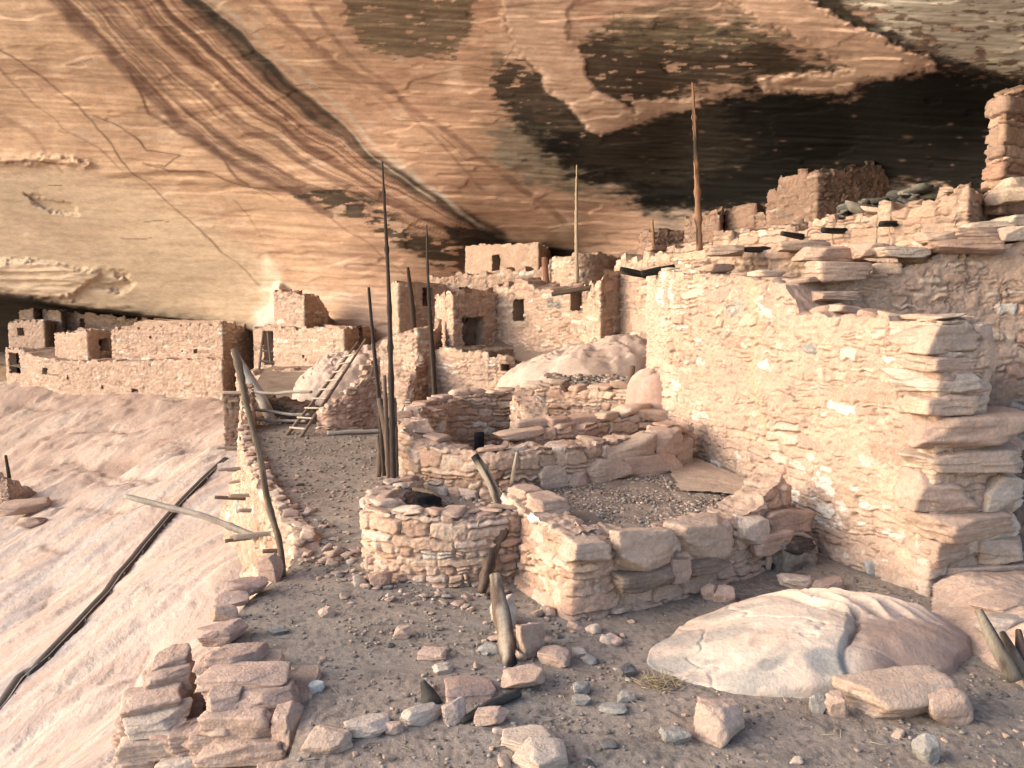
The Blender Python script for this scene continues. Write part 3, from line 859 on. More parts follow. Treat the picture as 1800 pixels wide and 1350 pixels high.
slick = mk("slickrock_slope", np.stack([XX, YY, SZ], -1).reshape(-1, 3), gridf(len(yy), 330), SC.reshape(-1, 3), M_SLICK)
struct(slick)
# ---- canyon floor far below, to the horizon
gx = np.array([[-1500, -1500, -16.], [1500, -1500, -16.], [1500, 1500, -16.], [-1500, 1500, -16.]])
struct(mk("canyon_floor", gx, np.array([[0, 1, 2, 3]]), lin(214, 182, 150, .7), M_SLICK))

# ---- trodden plaza and the soil rising behind the rooms
edge_y = np.array([2.0, 4.5, 5.9, 6.05, 6.2, 6.8, 7.5, 8.5, 9.3, 10.3, 12, 14, 16.5, 18.9, 20.5])
edge_x = np.array([-1.2, -1.38, -1.52, -2.38, -2.4, -2.5, -2.55, -2.42, -2.5, -3.05, -3.85, -4.7, -5.65, -6.4, -6.7])
pl_pts = np.array([(-2,4.5,0),(0,4.5,0),(2,4.5,0),(4,4.5,.02),(6,4.5,.05),(-2,7,0),(0,7,0),(2,6.5,.0),(3,8,.03),(-2,9,0),(-1,9,0),(-3,12,0),(-2,14,0),(-5,17.5,.0),(-2.5,17.5,.02),(-3.5,15,0),
  (.5,9,0),(1.8,8.9,0),(-.5,11,.1),(-2,2,0),(3,2,0),(6,7,.1)])
plz = TPS(pl_pts[:, :2] / 10, pl_pts[:, 2], reg=1e-3)
def soil_z(x, y):
    z = plz(np.asarray(x) / 10, np.asarray(y) / 10)
    return z + .06 * (fb2(np.asarray(x) / 1.2, np.asarray(y) / 1.2, 95, 3) - .5)
yy = 2.2 * np.exp(np.linspace(0, math.log(19.0 / 2.2), 560)); nxg = 460
YY, FR = np.meshgrid(yy, np.linspace(0, 1, nxg), indexing='ij')
xl = np.interp(yy, edge_y, edge_x)[:, None]; xr = np.interp(yy, [2, 8, 19], [4.5, 6.5, 3])[:, None]
XX = xl + (xr - xl) * FR
GZ = soil_z(XX, YY) + .016 * (fb2(XX / .16, YY / .16, 96, 4) - .5) + .009 * (n2(XX / .035, YY / .035, 97) - .5) * sst(9, 5, YY)
GZ = GZ - .02 * sst(.02, 0, FR)
GC = np.broadcast_to(SOIL, XX.shape + (3,)) * (0.72 + .56 * fb2(XX / 1.1, YY / 1.1, 98, 4))[..., None]
GC = mixc(GC, lin(176, 150, 128, KA), sst(.48, .68, fb2(XX / .7, YY / .9, 99, 4)) * .7)
GC = mixc(GC, lin(136, 122, 112, KA), sst(.52, .70, fb2(XX / .5 + 7, YY / .4, 100, 4)) * .55)
GC = mixc(GC, lin(196, 170, 150, KA), sst(.66, .74, n2(XX / .03, YY / .03, 101)) * .5)
GC = mixc(GC, lin(92, 82, 76, KA), sst(.70, .78, n2(XX / .028, YY / .05, 102)) * .5)
GC = mixc(GC, lin(170, 158, 148, KA), np.exp(-((XX + .1) / .55) ** 2 - ((YY - 6.9) / .22) ** 2) * .6)
plaza = mk("soil_ground", np.stack([XX, YY, GZ], -1).reshape(-1, 3), gridf(len(yy), nxg)[:, ::-1], GC.reshape(-1, 3), M_SOIL)
struct(plaza)
# soil bank that carries the upper rooms, up to the cliff
bk = np.array([(-7,18.8,-.2),(-2.5,18.8,0.0),(-6.6,22,.4),(-9,27,.7),(-4.5,22,.5),(-3.5,24,.8),(-11,36,.4),(-1.5,19,.45),(.5,17,.9),(-1.5,14.5,.2),(1.2,13.2,1.25),(2.1,13.6,1.5),(2.0,16,1.7),(1,20,2.0),(-2,22,2.2),(-2.5,27,2.9),(0,25,3.2),(3,20,3.4),(4,16,3.3),(6,13,3.6),(8,11.5,4.1),
  (9,10.5,4.0),(5,12,3.2),(10,9,3.6),(-.5,16,.5),(-6,29,1.0),(-13,44,.2),(-30,46,.2)])
bank = TPS(bk[:, :2] / 10, bk[:, 2], reg=2e-3)
yy = np.linspace(10.2, 46, 260)
YY, FR = np.meshgrid(yy, np.linspace(0, 1, 240), indexing='ij')
xl = np.interp(yy, [10.2, 13.3, 13.6, 15, 20.0, 20.1, 30, 36.5, 38, 46], [5.2, 2.7, .9, .2, -2.4, -7, -9, -10.5, -22, -32])[:, None]; xr = np.interp(yy, [8.2, 20, 46], [13, 12, 2])[:, None]
XX = xl + (xr - xl) * FR
BZ = bank(XX / 10, YY / 10) + .10 * (fb2(XX / .6, YY / .6, 105, 4) - .5)
BC = np.broadcast_to(lin(172, 142, 120, KA), XX.shape + (3,)) * (0.72 + .56 * fb2(XX / .5, YY / .5, 106, 4))[..., None]
struct(mk("soil_bank", np.stack([XX, YY, BZ], -1).reshape(-1, 3), gridf(260, 240)[:, ::-1], BC.reshape(-1, 3), M_SOIL))
def bank_z(x, y):
    return float(bank(np.array([x / 10]), np.array([y / 10]))[0])
# ================================================================== BUILDINGS
def hw(name, pts, thick, label, cat, group=None, box=False, opens=(), vb_pad=0.25, res=None, seed=1, zt=None, **kw):
    """wall from picture columns: pts = (u, distance, row of the top, row of the base)"""
    fp = [XY(u, Y, (vt + vb) / 2) for (u, Y, vt, vb) in pts]
    d = np.concatenate([[0], np.cumsum([math.hypot(fp[i + 1][0] - fp[i][0], fp[i + 1][1] - fp[i][1]) for i in range(len(fp) - 1)])])
    fr = d / d[-1]
    top = [(f, ZZ(p[2], p[1])) for f, p in zip(fr, pts)]
    z0 = [(f, ZZ(p[3], p[1]) - vb_pad) for f, p in zip(fr, pts)]
    back = None
    if box:
        A_ = np.array(fp[0]); C_ = np.array(fp[-1]); Bc = np.array(fp[box])
        D_ = A_ + C_ - Bc
        nb = [A_ + .12 * (D_ - A_)] * 1 + [D_] + [C_ + .12 * (D_ - C_)]
        back = nb
        # same parameter: spread the back corners over the front fractions
        bf = np.array([0, fr[box], 1.0]); nbp = np.array(nb)
        back = [tuple(np.array([np.interp(f, bf, nbp[:, 0]), np.interp(f, bf, nbp[:, 1])])) for f in fr]
    res = res or max(.012, pts[0][1] * 0.0014)
    op = []
    for (u, v, wp, hp, kind) in opens:
        r = ray(u, v); best = None
        for i in range(len(fp) - 1):
            a = np.array(fp[i]); e = np.array(fp[i + 1]) - a
            # (t*r0, t*r1) = a + q e
            M = np.array([[r[0], -e[0]], [r[1], -e[1]]])
            t, q = np.linalg.solve(M, a)
            if -.02 <= q <= 1.02:
                le = np.linalg.norm(e); nn = np.array([e[1], -e[0]]) / le
                dv = np.array([r[0], r[1]]) / math.hypot(r[0], r[1])
                best = ('f', d[i] + q * le, EYE + r[2] * t, wp / FPX * t / max(.35, abs(nn @ dv)), hp / FPX * t, kind)
        if best: op.append(best)
    if pts[0][1] > 14: kw['rag'] = kw.get('rag', .05) * 1.6
    w = wall(name, fp, thick, z0, top, res=res, seed=seed, opens=op, back=back, **kw)
    tag(w.obj, label, cat, group)
    return w
FAR = dict(ch=.09, sw=.28, warp=.04, prot=.06, rr=.02, mud=.34, patch=.5)
MID = dict(ch=.085, sw=.23, warp=.04, prot=.055, rr=.016, mud=.36, patch=.5)
PLAST = dict(ch=.09, sw=.26, warp=.03, prot=.035, rr=.03, mud=.75, patch=.25)
PINK = [lin(214, 158, 128, KA), lin(200, 146, 116, KA), lin(224, 176, 146, KA), lin(190, 136, 108, KA)]
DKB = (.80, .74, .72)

# ---- far left rooms
hw("terrace_wall", [(38,40,613,676),(70,39,628,684),(105,38,634,692),(200,36.3,634,704),(300,34.6,632,712),(392,33,631,722),(412,34.6,640,720)], 1.6,
   "long lower terrace wall of pale masonry along the rim under the far left rooms", "wall", seed=11, vb_pad=.5, flare=(.25, .3),
   opens=[(80,652,8,12,"window"),(237,690,9,13,"window"),(181,680,4,6,"vent"),(121,663,4,8,"vent")], rag=.04, **FAR)
hw("stone_house", [(198,37.2,579,640),(300,35.4,572,640),(392,33.6,567,640),(455,37.5,574,665)], 1, "long pale stone house with a shaded brown end wall at the far left", "house",
   group="cliff dwelling rooms", box=2, roof=True, seed=12, opens=[(345,617,6,8,"vent"),(322,617,3,4,"vent"),(265,593,4,4,"vent")], rag=.07, **FAR)
hw("stone_house", [(98,39.2,587,640),(155,37.6,580,640),(201,39.6,580,640)], 1, "small square room with a dark window in its brown side, above the terrace wall", "house",
   group="cliff dwelling rooms", box=1, roof=True, seed=13, opens=[(181,606,14,22,"window")], rag=.04, **dict(FAR, mud=.5))
hw("stone_house", [(17,42.5,567,625),(48,42,564,625),(79,41.6,564,625),(99,44,566,612)], 1, "narrow upright room with one small window at the far left edge", "house",
   group="cliff dwelling rooms", box=2, roof=True, seed=14, opens=[(37,583,10,14,"window"),(90,577,6,14,"window")], rag=.05, **dict(FAR, mud=.6))
hw("stone_house", [(12,41.8,613,668),(40,40.6,613,668),(52,42,613,668)], 1, "lowest room with a tall dark doorway at the left end of the terrace", "house",
   group="cliff dwelling rooms", box=1, roof=True, seed=15, opens=[(26,638,16,36,"doorway")], rag=.05, **FAR)
hw("stone_house", [(36,44.2,547,580),(60,43.8,544,580),(75,45,545,580)], 1, "little brown room tucked under the overhang, left of two", "house", group="cliff dwelling rooms", box=1, roof=True, seed=16, rag=.05, **FAR)
hw("stone_house", [(76,44.2,545,580),(108,43.6,546,580),(120,45,546,580)], 1, "little brown room tucked under the overhang, right of two", "house", group="cliff dwelling rooms", box=1, roof=True, seed=17, rag=.05, **FAR)
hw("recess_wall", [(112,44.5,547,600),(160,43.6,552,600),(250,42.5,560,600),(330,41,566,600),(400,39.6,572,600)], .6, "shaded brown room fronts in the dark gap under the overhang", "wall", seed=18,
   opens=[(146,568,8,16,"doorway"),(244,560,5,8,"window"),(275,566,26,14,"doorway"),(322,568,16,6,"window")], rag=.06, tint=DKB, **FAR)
# ---- doorway wall, left middle house
hw("doorway_wall", [(447,32.5,577,668),(472,31.4,572,668),(492,30.5,576,668)], .5, "grey wall with a tall black doorway between the long house and the left middle house", "wall", seed=20,
   opens=[(474,612,17,60,"doorway")], rag=.06, tint=(.82,.82,.86), **FAR)
hw("stone_house", [(484,29.4,577,668),(545,28,577,668),(606,26.8,577,660),(664,30.4,577,640)], 1, "two part stone house with a slit doorway in its dark right side", "house",
   group="cliff dwelling rooms", box=2, roof=True, seed=21, opens=[(633,591,7,30,"doorway"),(535,626,5,6,"vent"),(540,632,3,4,"vent")], rag=.05, **dict(FAR, mud=.42))
hw("tower_wall", [(483,29.8,512,590),(512,29.2,511,590),(536,28.7,517,590),(548,29.4,517,590),(562,30.2,522,590),(575,31,545,590),(590,32,573,590)], .5,
   "tall broken corner wall standing on the roof of the left middle house", "wall", seed=22, rag=.05, **dict(FAR, mud=.35))
hw("low_wall", [(416,28.5,654,705),(455,27.6,655,702),(482,26.8,653,700),(482.5,26.6,654,698),(545,26.2,652,690),(606,25.4,655,690)], .5, "low stone wall below the scaffold, left of the pale boulder", "wall", seed=23, rag=.08, **FAR)
hw("pit_wall", [(396,20.1,694,775),(480,19.7,704,775),(545,19.5,716,775),(580,19.3,724,775)], .6, "dark stone wall of the hollow behind the wooden rails", "wall", seed=24, rag=.05, tint=(.34,.30,.28), **MID)  # tint puts the shade of the hollow into the stone colour
# ---- centre
hw("broken_wall", [(560,17.6,724,772),(578,17.4,712,772),(618,17.5,690,768),(636,17.6,672,766),(650,17.7,644,764),(668,17.8,636,762)], .24, "broken orange wall stepping down to a pale end beside the ladder", "wall", seed=30, rag=.05,
   **dict(MID, pal=PINK, mudcol=MUD_PINK, ch=.075, sw=.2, capstones=16, capsize=(.22, .2, .08)))
hw("broken_wall", [(640,21.2,655,760),(664,20.6,612,757),(690,20,588,752),(735,19,579,745)], .45, "pale masonry wall with a stepped top behind the tall dark poles", "wall", seed=31, rag=.06, **MID)
hw("broken_wall", [(722,17.8,700,748),(731,18.3,656,745),(744,18.9,622,740),(760,19.7,596,735),(776,20.6,560,730)], .12, "dark orange wall with a diagonal broken edge behind a single pole", "wall", seed=32, rag=.05,
   **dict(MID, pal=PINK, mudcol=MUD_PINK))
door_house = hw("stone_house", [(767,22,524,640),(797,19.8,512,640),(840,20.3,505,640),(880,20.9,513,640)], 1, "stone house with a blocked doorway in its shaded brown front", "house", group="cliff dwelling rooms",
   box=1, roof=True, seed=33, opens=[(830,583,36,50,"doorway")], rag=.07, **dict(MID, mud=.42))
hw("house_wall", [(874,20.8,497,640),(915,20.2,494,640),(950,19.7,503,640),(1005,19,510,640),(1034,18.6,520,640)], .7, "sunny house front with a tall black window, right of the shaded doorway", "wall", seed=34,
   opens=[(913,545,19,38,"window"),(1014,529,20,34,"window")], rag=.08, **MID)
hw("house_wall", [(1026,18.7,508,640),(1040,17.6,500,640),(1056,16.8,493,640),(1060,16.9,478,640),(1100,17.4,482,640),(1146,18,487,640)], 1, "shaded rough stone room against the left edge of the big tower wall", "wall", seed=35, box=2, rag=.07, **MID)
hw("house_wall", [(691,24.4,500,590),(701,22.6,496,590),(740,23.1,500,590),(784,23.6,503,590)], .4, "brown broken room wall with a pale window, left of the doorway house", "wall", seed=36, box=1, opens=[(750,522,17,32,"window")], rag=.05, **dict(MID, mud=.6))
hw("house_wall", [(698,25.4,502,545),(760,24.8,490,545),(820,24.2,481,545),(900,23.4,476,545),(966,22.8,468,545)], .5, "long low wall under the topmost house", "wall", seed=37, opens=[(817,512,18,14,"window")], rag=.07, **dict(MID, mud=.55))
hw("stone_house", [(819,26,432,510),(880,25,429,510),(947,23.9,428,510),(968,26.5,438,500)], 1, "topmost smooth house right under the roof with one narrow window", "house", group="cliff dwelling rooms", box=2, roof=True, seed=38,
   opens=[(873,462,14,28,"window")], rag=.03, **dict(PLAST))
hw("curved_wall", [(966,22.4,456,510),(992,21.3,450,510),(1024,20.9,446,510),(1062,21.3,447,510),(1096,22.6,452,510)], .35, "low curved wall beside the topmost house with a thin pole before it", "wall", seed=39, smooth=True, rag=.04, **dict(MID, mud=.5))
w_ = hw("terrace_wall", [(764,19.3,612,745),(800,18.6,614,742),(845,18,620,735),(892,17.6,628,725),(925,17.8,640,700)], 1.2, "pale terrace wall below the blocked doorway with a flat mud top", "wall", seed=40,
   opens=[(889,646,15,12,"vent")], rag=.04, capcol=lin(150,124,104,KA), **MID)
hw("low_wall", [(1040,17,601,625),(1090,16.6,592,618),(1150,16.2,586,612)], .4, "single course of stones on top of the pale bedrock, left of the tower", "wall", seed=41, rag=.05, **MID)
# ---- upper right rooms in the soot shade
SHADE_TINT = (.62, .56, .55)  # shade under the roof, painted into the wall colours
hw("shade_wall", [(1124,19.4,412,455),(1148,18.7,406,455),(1210,18.9,404,455)], 1, "low brown wall under the sooty roof, leftmost of the shaded rooms", "wall", seed=50, box=1, rag=.05, tint=SHADE_TINT, **MID)
hw("shade_wall", [(1206,18.4,380,450),(1240,17.8,374,450),(1264,17.3,371,450),(1278,18.4,373,450)], 1, "brown room wall right behind the tall orange pole", "wall", seed=51, box=2, rag=.06, tint=SHADE_TINT, **MID)
hw("shade_wall", [(1276,17.6,364,440),(1328,16.9,358,440),(1329,16.9,374,440),(1348,16.6,376,440),(1349,16.6,350,440),(1362,16.4,340,440)], .5, "shaded brown wall with a dark notch in its top", "wall", seed=52, rag=.03, tint=SHADE_TINT, **MID)
hw("shade_house", [(1350,16.5,342,430),(1367,16.2,338,430),(1370,16.1,311,430),(1436,15.2,296,430),(1500,15.4,288,430),(1560,15.7,283,430),(1580,15.9,290,430),(1592,16.2,322,430)], 1, "big two sided brown ruin standing against the black soot", "house", seed=53, box=3, rag=.05, tint=SHADE_TINT, **dict(MID, mud=.5))
hw("parapet_wall", [(1083,17.4,457,640),(1140,16.2,447,640),(1200,15.2,434,520),(1300,13.8,407,520),(1420,12.7,389,520),(1560,11.7,363,500),(1660,11.1,346,520),(1697,10.9,334,520),(1722,11.6,346,480),(1765,13,368,470)], .5, "long pale parapet wall climbing to the right with charred beam ends in it", "wall", seed=54,
   rag=.08, capstones=14, capsize=(.34, .3, .07), res=.02, **dict(MID, ch=.11, sw=.34, prot=.05))
hw("pillar_wall", [(1741,11.5,173,345),(1764,11.2,166,345),(1800,11.5,152,345),(1930,12.5,100,345)], .4, "tall thin wall end of stacked stones at the right edge", "wall", seed=55, rag=.03, res=.018, tint=(.92,.88,.86),
   **dict(MID, ch=.13, sw=.4, prot=.09, mud=.12))
# ---- the big tower wall
def tower_tint(C, V):
    u = V[..., 0] / V[..., 1]
    pale = sst(.215, .17, u)
    C = mixc(C, lin(226, 188, 158, KA) * (0.9 + .2 * fb2(V[..., 1] * 3, V[..., 2] * 3, 7, 4))[..., None], pale * .85)
    d = np.abs(u - .295 - .035 * (1.0 - V[..., 2] / 3.2) + .006 * np.sin(V[..., 2] * 4))
    C = mixc(C, lin(222, 176, 128, KA), np.exp(-(d / .006) ** 2) * .7 * sst(.9, 1.4, V[..., 2]))
    w = fb2(V[..., 1] / .16, V[..., 2] / .11, 9, 3)
    C = mixc(C, lin(246, 232, 216, KA), sst(.62, .70, w) * sst(.5, .65, fb2(V[..., 1] / 1.2, V[..., 2] / .9, 19, 2)) * .8)
    g = sst(.22, .0, V[..., 2]) * sst(8.9, 8.2, V[..., 1])
    return mixc(C, lin(190, 170, 155, KA), g * .35)
tower = hw("tower_wall", [(1140,13.2,482,760),(1160,12.4,481,790),(1190,11.6,478,830),(1232,11,479,890),(1310,10.05,488,935),(1376,9.42,498,955),(1386,9.34,514,960),(1396,9.26,524,962),(1404,9.2,548,965),(1500,8.4,558,1005),(1588,7.78,560,1045),(1642,7.42,566,1065)], .55,
   "big plastered tower wall filling the right side, its near end broken into steps", "wall", seed=60, rag=.035, res=.012, vb_pad=.15, flare=(.22, .16), tintfn=tower_tint,
   capstones=22, capsize=(.3, .3, .08), ch=.11, sw=.24, warp=.05, prot=.055, rr=.018, mud=.84, patch=.85, white=.08)
def soot_and_shade(C, V):  # soot, with shade painted in, darkens the lower right of the wall
    m = sst(2.25, 1.7, V[..., 2] + .35 * (fb2(V[..., 0] / .5, V[..., 2] / .4, 5, 3) - .5)) * sst(4.6, 5.2, V[..., 0])
    return mixc(C, C * np.array([.42, .46, .54]), m)
hw("cross_wall", [(1398,9.75,510,960),(1430,9.7,498,960),(1500,9.7,488,960),(1560,9.7,474,960),(1640,9.7,448,960),(1720,9.7,436,960),(1800,9.6,428,960),(2080,9.3,400,960)], .6, "rough cross wall behind the tower end, blackened near its foot", "wall", seed=61, rag=.05, res=.016,  # foot darkened by soot and painted shade
   capstones=10, capsize=(.42, .36, .13), tintfn=soot_and_shade, ch=.11, sw=.32, warp=.05, prot=.06, rr=.025, mud=.45, patch=.5)
hw("ledge_wall", [(1222,11.7,462,520),(1270,11.4,448,520),(1330,11.1,440,520),(1410,10.8,432,520),(1470,10.5,448,520),(1560,10.3,466,520)], .8, "rubble ledge of flat stones on top of the tower", "wall", seed=62, rag=.05, res=.018,
   capstones=7, capsize=(.32, .3, .08), **dict(MID, ch=.12, sw=.4, prot=.07))
BLK = dict(ch=.23, sw=.85, warp=.05, prot=.10, rr=.06, mud=.25, patch=.3, white=.03)
wend = hw("wall_end", [(1622,7.56,724,1075),(1660,7.54,720,1072),(1720,7.64,720,1066),(1776,7.86,726,1050)], .7, "massive end of the tower wall made of large stacked blocks", "wall", seed=63, rag=.02, res=.016, **BLK)
# ---- round rooms and low enclosure in front
ORNG = [lin(228,182,146,KA), lin(218,166,128,KA), lin(232,192,158,KA), lin(210,156,120,KA), lin(226,176,138,KA), lin(222,186,162,KA)]
NEAR = dict(pal=ORNG, mudcol=lin(218,168,130,KA), ch=.09, sw=.20, warp=.04, prot=.058, rr=.014, mud=.30, patch=.45)
def zw(name, path, thick, z0, top, label, seed, **kw):
    w = wall(name, path, thick, z0, top, seed=seed, **kw); tag(w.obj, label, "wall"); return w
kiva_f = zw("round_wall", [(-1.4,12.5),(-1.66,11.4),(-1.52,10.3),(-1.08,9.5),(-.35,9.12),(.3,9.25),(1.0,9.7),(1.75,10.2),(2.45,10.75)], .36, .1,
   [(0,1.2),(.12,1.32),(.30,1.36),(.37,1.34),(.42,1.2),(.47,1.12),(.55,1.10),(.65,1.14),(.75,1.10),(.88,1.12),(1,1.22)], "curved front wall of the upper round room, joining the tower", 70, smooth=True, rag=.05, res=.014,
   capstones=12, capsize=(.26, .24, .06), **dict(NEAR, ch=.10, sw=.24))
kiva_b = zw("round_wall", [(-1.35,12.5),(-.9,13.15),(.0,13.5),(.9,13.3),(1.6,12.9),(2.3,12.5)], .4, -.1,
   [(0,1.26),(.3,1.3),(.45,1.42),(.6,1.52),(.62,1.36),(.8,1.5),(1,1.46)], "shaded back wall of the upper round room", 71, smooth=True, rag=.06, res=.018, capstones=16, capsize=(.36, .28, .1), **dict(NEAR, ch=.11, sw=.3))
zw("bench_wall", [(.05,10.9),(.35,11.05),(1.0,11.35),(1.75,11.7),(2.4,12.0)], .38, .2, [(0,.9),(.1,1.06),(.5,1.12),(.75,1.2),(.8,1.3),(.9,1.12),(1,1.1)], "low inner wall of big blocks across the upper round room", 72, rag=.05, res=.016,
   capstones=9, capsize=(.5, .32, .13), **dict(NEAR, ch=.14, sw=.4))
zw("inner_wall", [(.0,12.9),(.16,12.0),(.22,11.1)], .35, -.1, [(0,1.36),(.5,1.3),(.8,1.15),(1,1.0)], "dark straight wall inside the upper round room", 73, rag=.04, res=.018, **dict(NEAR, mud=.4))
round_s = zw("round_wall", [(-1.34,9.35),(-1.55,8.9),(-1.56,8.4),(-1.18,7.98),(-.6,7.82),(-.1,7.92),(.18,8.1)], .3, -.08,
   [(0,.80),(.2,.74),(.5,.70),(.75,.69),(1,.70)], "lower round wall of small pale stones beside the path", 74, smooth=True, rag=.035, res=.011, capstones=22, capsize=(.22, .2, .05), flare=(.05,.08), **NEAR)
def bankplaster(C, V):
    z = V[..., 2]; m = sst(.34, .22, z + .12 * (fb2(V[..., 0] / .3, V[..., 1] / .3, 4, 3) - .5)) * sst(.75, 1.0, V[..., 0])
    return mixc(C, lin(222, 178, 146, KA), m * .8)
enc = zw("enclosure_wall", [(-.12,9.05),(-.10,8.6),(.12,7.95),(.5,7.08),(.56,7.02),(.72,7.06),(1.7,7.62),(2.35,8.05),(3.0,8.6)], .36, -.08,
   [(0,.74),(.15,.74),(.3,.74),(.45,.74),(.5,.72),(.6,.60),(.75,.62),(.85,.66),(.93,.80),(1,.92)], "low cornered wall of the gravel filled enclosure below the tower", 75, rag=.03, res=.011, flare=(.10,.10), tintfn=bankplaster,
   **dict(NEAR, ch=.12, sw=.3, warp=.04, mud=.5, patch=.5))
def ring_edge(y0, y1):
    ys = np.linspace(y0, y1, 24); return [(float(np.interp(y, edge_y, edge_x)) - .02, float(y)) for y in ys]
zw("retaining_wall", ring_edge(19.2, 8.5), .20, -1.55, [(0,.95),(.07,.6),(.12,.14),(.3,.10),(.6,.14),(.8,.10),(.92,.04),(1,-.12)], "retaining wall with stub beams along the left edge of the path", 76, rag=.06, ragw=.3, res=.017,
   capstones=70, capsize=(.20, .17, .06), flare=(.45,.5), **dict(NEAR, mud=.5, ch=.09, sw=.22))

# ---- bedrock and boulders
def bould(name, P0, P1, w, h, seed, label, col=lin(226, 190, 168, .62), **kw):
    V, F, C = lump(P0, P1, w, h, seed, col, **kw)
    return tag(mk(name, V, F, C, M_BOULD), label, "boulder")
def ladder_rock(C, lu, lv, X, Y, Z):
    return mixc(C, lin(150, 110, 95, .62), sst(.62, .70, fb2(X / .7 + Z, Y / .9, 3, 4)) * .5)
bould("boulder", P(524,724,20.6), P(712,676,22.6), 3.2, 1.25, 80, "pale rounded boulder behind the long ladder", colfn=ladder_rock)
bould("bedrock_outcrop", P(872,706,16.2), P(1175,640,14.8), 2.4, .75, 81, "long pale bedrock hump between the tower and the terrace wall", colfn=ladder_rock)
bould("boulder", P(1108,700,12.9), P(1215,715,12.2), .95, .5, 82, "smooth pink boulder at the foot of the tower's far end", col=lin(220, 170, 148, .62))
# the carved looking boulder in front of the tower
def ridge(lu, lv):
    s = .22 + .78 * (sst(-1.0, .15, lu) * .7 + .3 * sst(-.9, -.2, lu))
    s = s * (1 - .18 * sst(.6, 1, lu))
    rid = np.zeros_like(lu)
    for k, x0 in enumerate((.10, .22, .33, .45, .58, .70)):
        q = (lu - x0) + .30 * (lv - .25) + .035 * np.sin(lv * 8 + k * 1.7)
        rid += 2.4 * np.exp(-(q / .02) ** 2) * sst(-.25, .05, lv) * sst(.9, .6, lv) * (1 - .5 * (k % 2))
        rid -= .9 * np.exp(-((q - .045) / .028) ** 2) * sst(-.25, .05, lv) * sst(.9, .6, lv)
    cr = np.exp(-(((lu - .20) - .42 * (lv + .2) + .04 * np.sin(lv * 7)) / .022) ** 2) * sst(.1, -.1, lv)
    front = sst(-.98, -.50, lv) * .5 + .5
    front = 1 - (1 - front) * sst(.05, .3, lu)
    brk = 1 - .16 * sst(.16, .21, lu - .42 * (lv + .2)) * sst(.15, -.15, lv)
    hollow = np.exp(-((lu + .16) / .13) ** 2 - ((lv + .68) / .16) ** 2) + .7 * np.exp(-((lu + .42) / .11) ** 2 - ((lv + .52) / .13) ** 2)
    return s * front * brk * (1 - .16 * rid - .22 * cr) - .11 * hollow
def bcol(C, lu, lv, X, Y, Z):
    C = mixc(C, lin(240, 212, 186, .64), sst(.35, .65, fb2(X / .5, Y / .4, 5, 4)) * sst(.3, -.2, lu) * .8)
    hol = np.exp(-((lu + .16) / .13) ** 2 - ((lv + .70) / .16) ** 2) + .8 * np.exp(-((lu + .42) / .10) ** 2 - ((lv + .55) / .12) ** 2) + .6 * np.exp(-((lu + .93) / .06) ** 2 - (lv / .4) ** 2)
    hol = hol * (0.6 + .8 * fb2(X / .15, Y / .15, 6, 4))
    C = mixc(C, lin(140, 146, 152, .64), sst(.32, .6, hol) * .75)
    C = mixc(C, lin(168, 168, 162, .64), sst(.50, .66, fb2(X / .35 + 3, Y / .2, 8, 4)) * sst(.2, -.3, lu) * .6)
    C = mixc(C, lin(186, 142, 118, .64), sst(.15, .4, lu - .3 * lv) * sst(.1, -.35, lv) * .8)
    return C
b0 = G(1138, 1168); b1 = G(1712, 1138)
bould("boulder", (b0[0], b0[1], -.02), (b1[0] - .05, b1[1] + .25, 0.02), 1.7, .33, 83, "large carved looking boulder with rippled ridges lying before the tower", n=420, m=160, shape=ridge, colfn=bcol, col=lin(234,196,168,.62), big=.08, small=.05, crack=.04)

# ---- fills
def patch(name, poly, zf, colr, mat, step=.03, rough=.03, seed=1):
    poly = np.array(poly, float)
    xs = np.arange(poly[:, 0].min() - .1, poly[:, 0].max() + .1, step); ys = np.arange(poly[:, 1].min() - .1, poly[:, 1].max() + .1, step)
    Xp, Yp = np.meshgrid(xs, ys, indexing='ij')
    d = sdf(poly, Xp, Yp)
    Zp = zf(Xp, Yp) + rough * 2 * (fb2(Xp / .25, Yp / .25, seed, 4) - .5) + rough * .6 * (n2(Xp / .05, Yp / .05, seed + 2) - .5)
    f = gridf(len(xs), len(ys))[:, ::-1]
    ok = (d < .06).ravel()[f].all(1)
    Cp = np.asarray(colr) * (0.7 + .6 * fb2(Xp / .3, Yp / .3, seed + 5, 4))[..., None]
    f = f[ok]; used = np.unique(f); rm = np.zeros(Xp.size, int); rm[used] = np.arange(len(used))
    V = np.stack([Xp, Yp, Zp], -1).reshape(-1, 3)[used]
    return struct(mk(name, V, rm[f], Cp.reshape(-1, 3)[used], mat))
GRAV = lin(158, 134, 116, KA)
patch("enclosure_soil", [(-.1,9.5),(.1,8.2),(.7,7.2),(2.3,8.2),(3.0,8.8),(2.6,10.7),(1.7,10.1),(.9,9.6),(.2,9.15)], lambda x, y: .60 + .035 * (y - 7.6) + 0 * x, GRAV, M_SOIL, seed=201)
patch("round_room_soil", [(-1.2,9.9),(-1.45,9.1),(-1.4,8.5),(-1.0,8.15),(-.5,8.0),(0,8.1),(.1,8.6),(-.1,9.1),(-.5,9.25),(-1.1,9.6),(-1.4,9.8)], lambda x, y: .52 + .06 * (y - 8) + 0 * x, GRAV, M_SOIL, seed=202)
patch("round_room_floor", [(-1.5,12.4),(-1.6,11.2),(-1.3,10.2),(-.3,9.3),(1,9.9),(2.4,10.9),(2.4,12.6),(1,13.3),(0,13.5),(-.9,13.1)], lambda x, y: -.05 + .9 * sst(.1, .8, x), GRAV, M_SOIL, step=.04, seed=203)
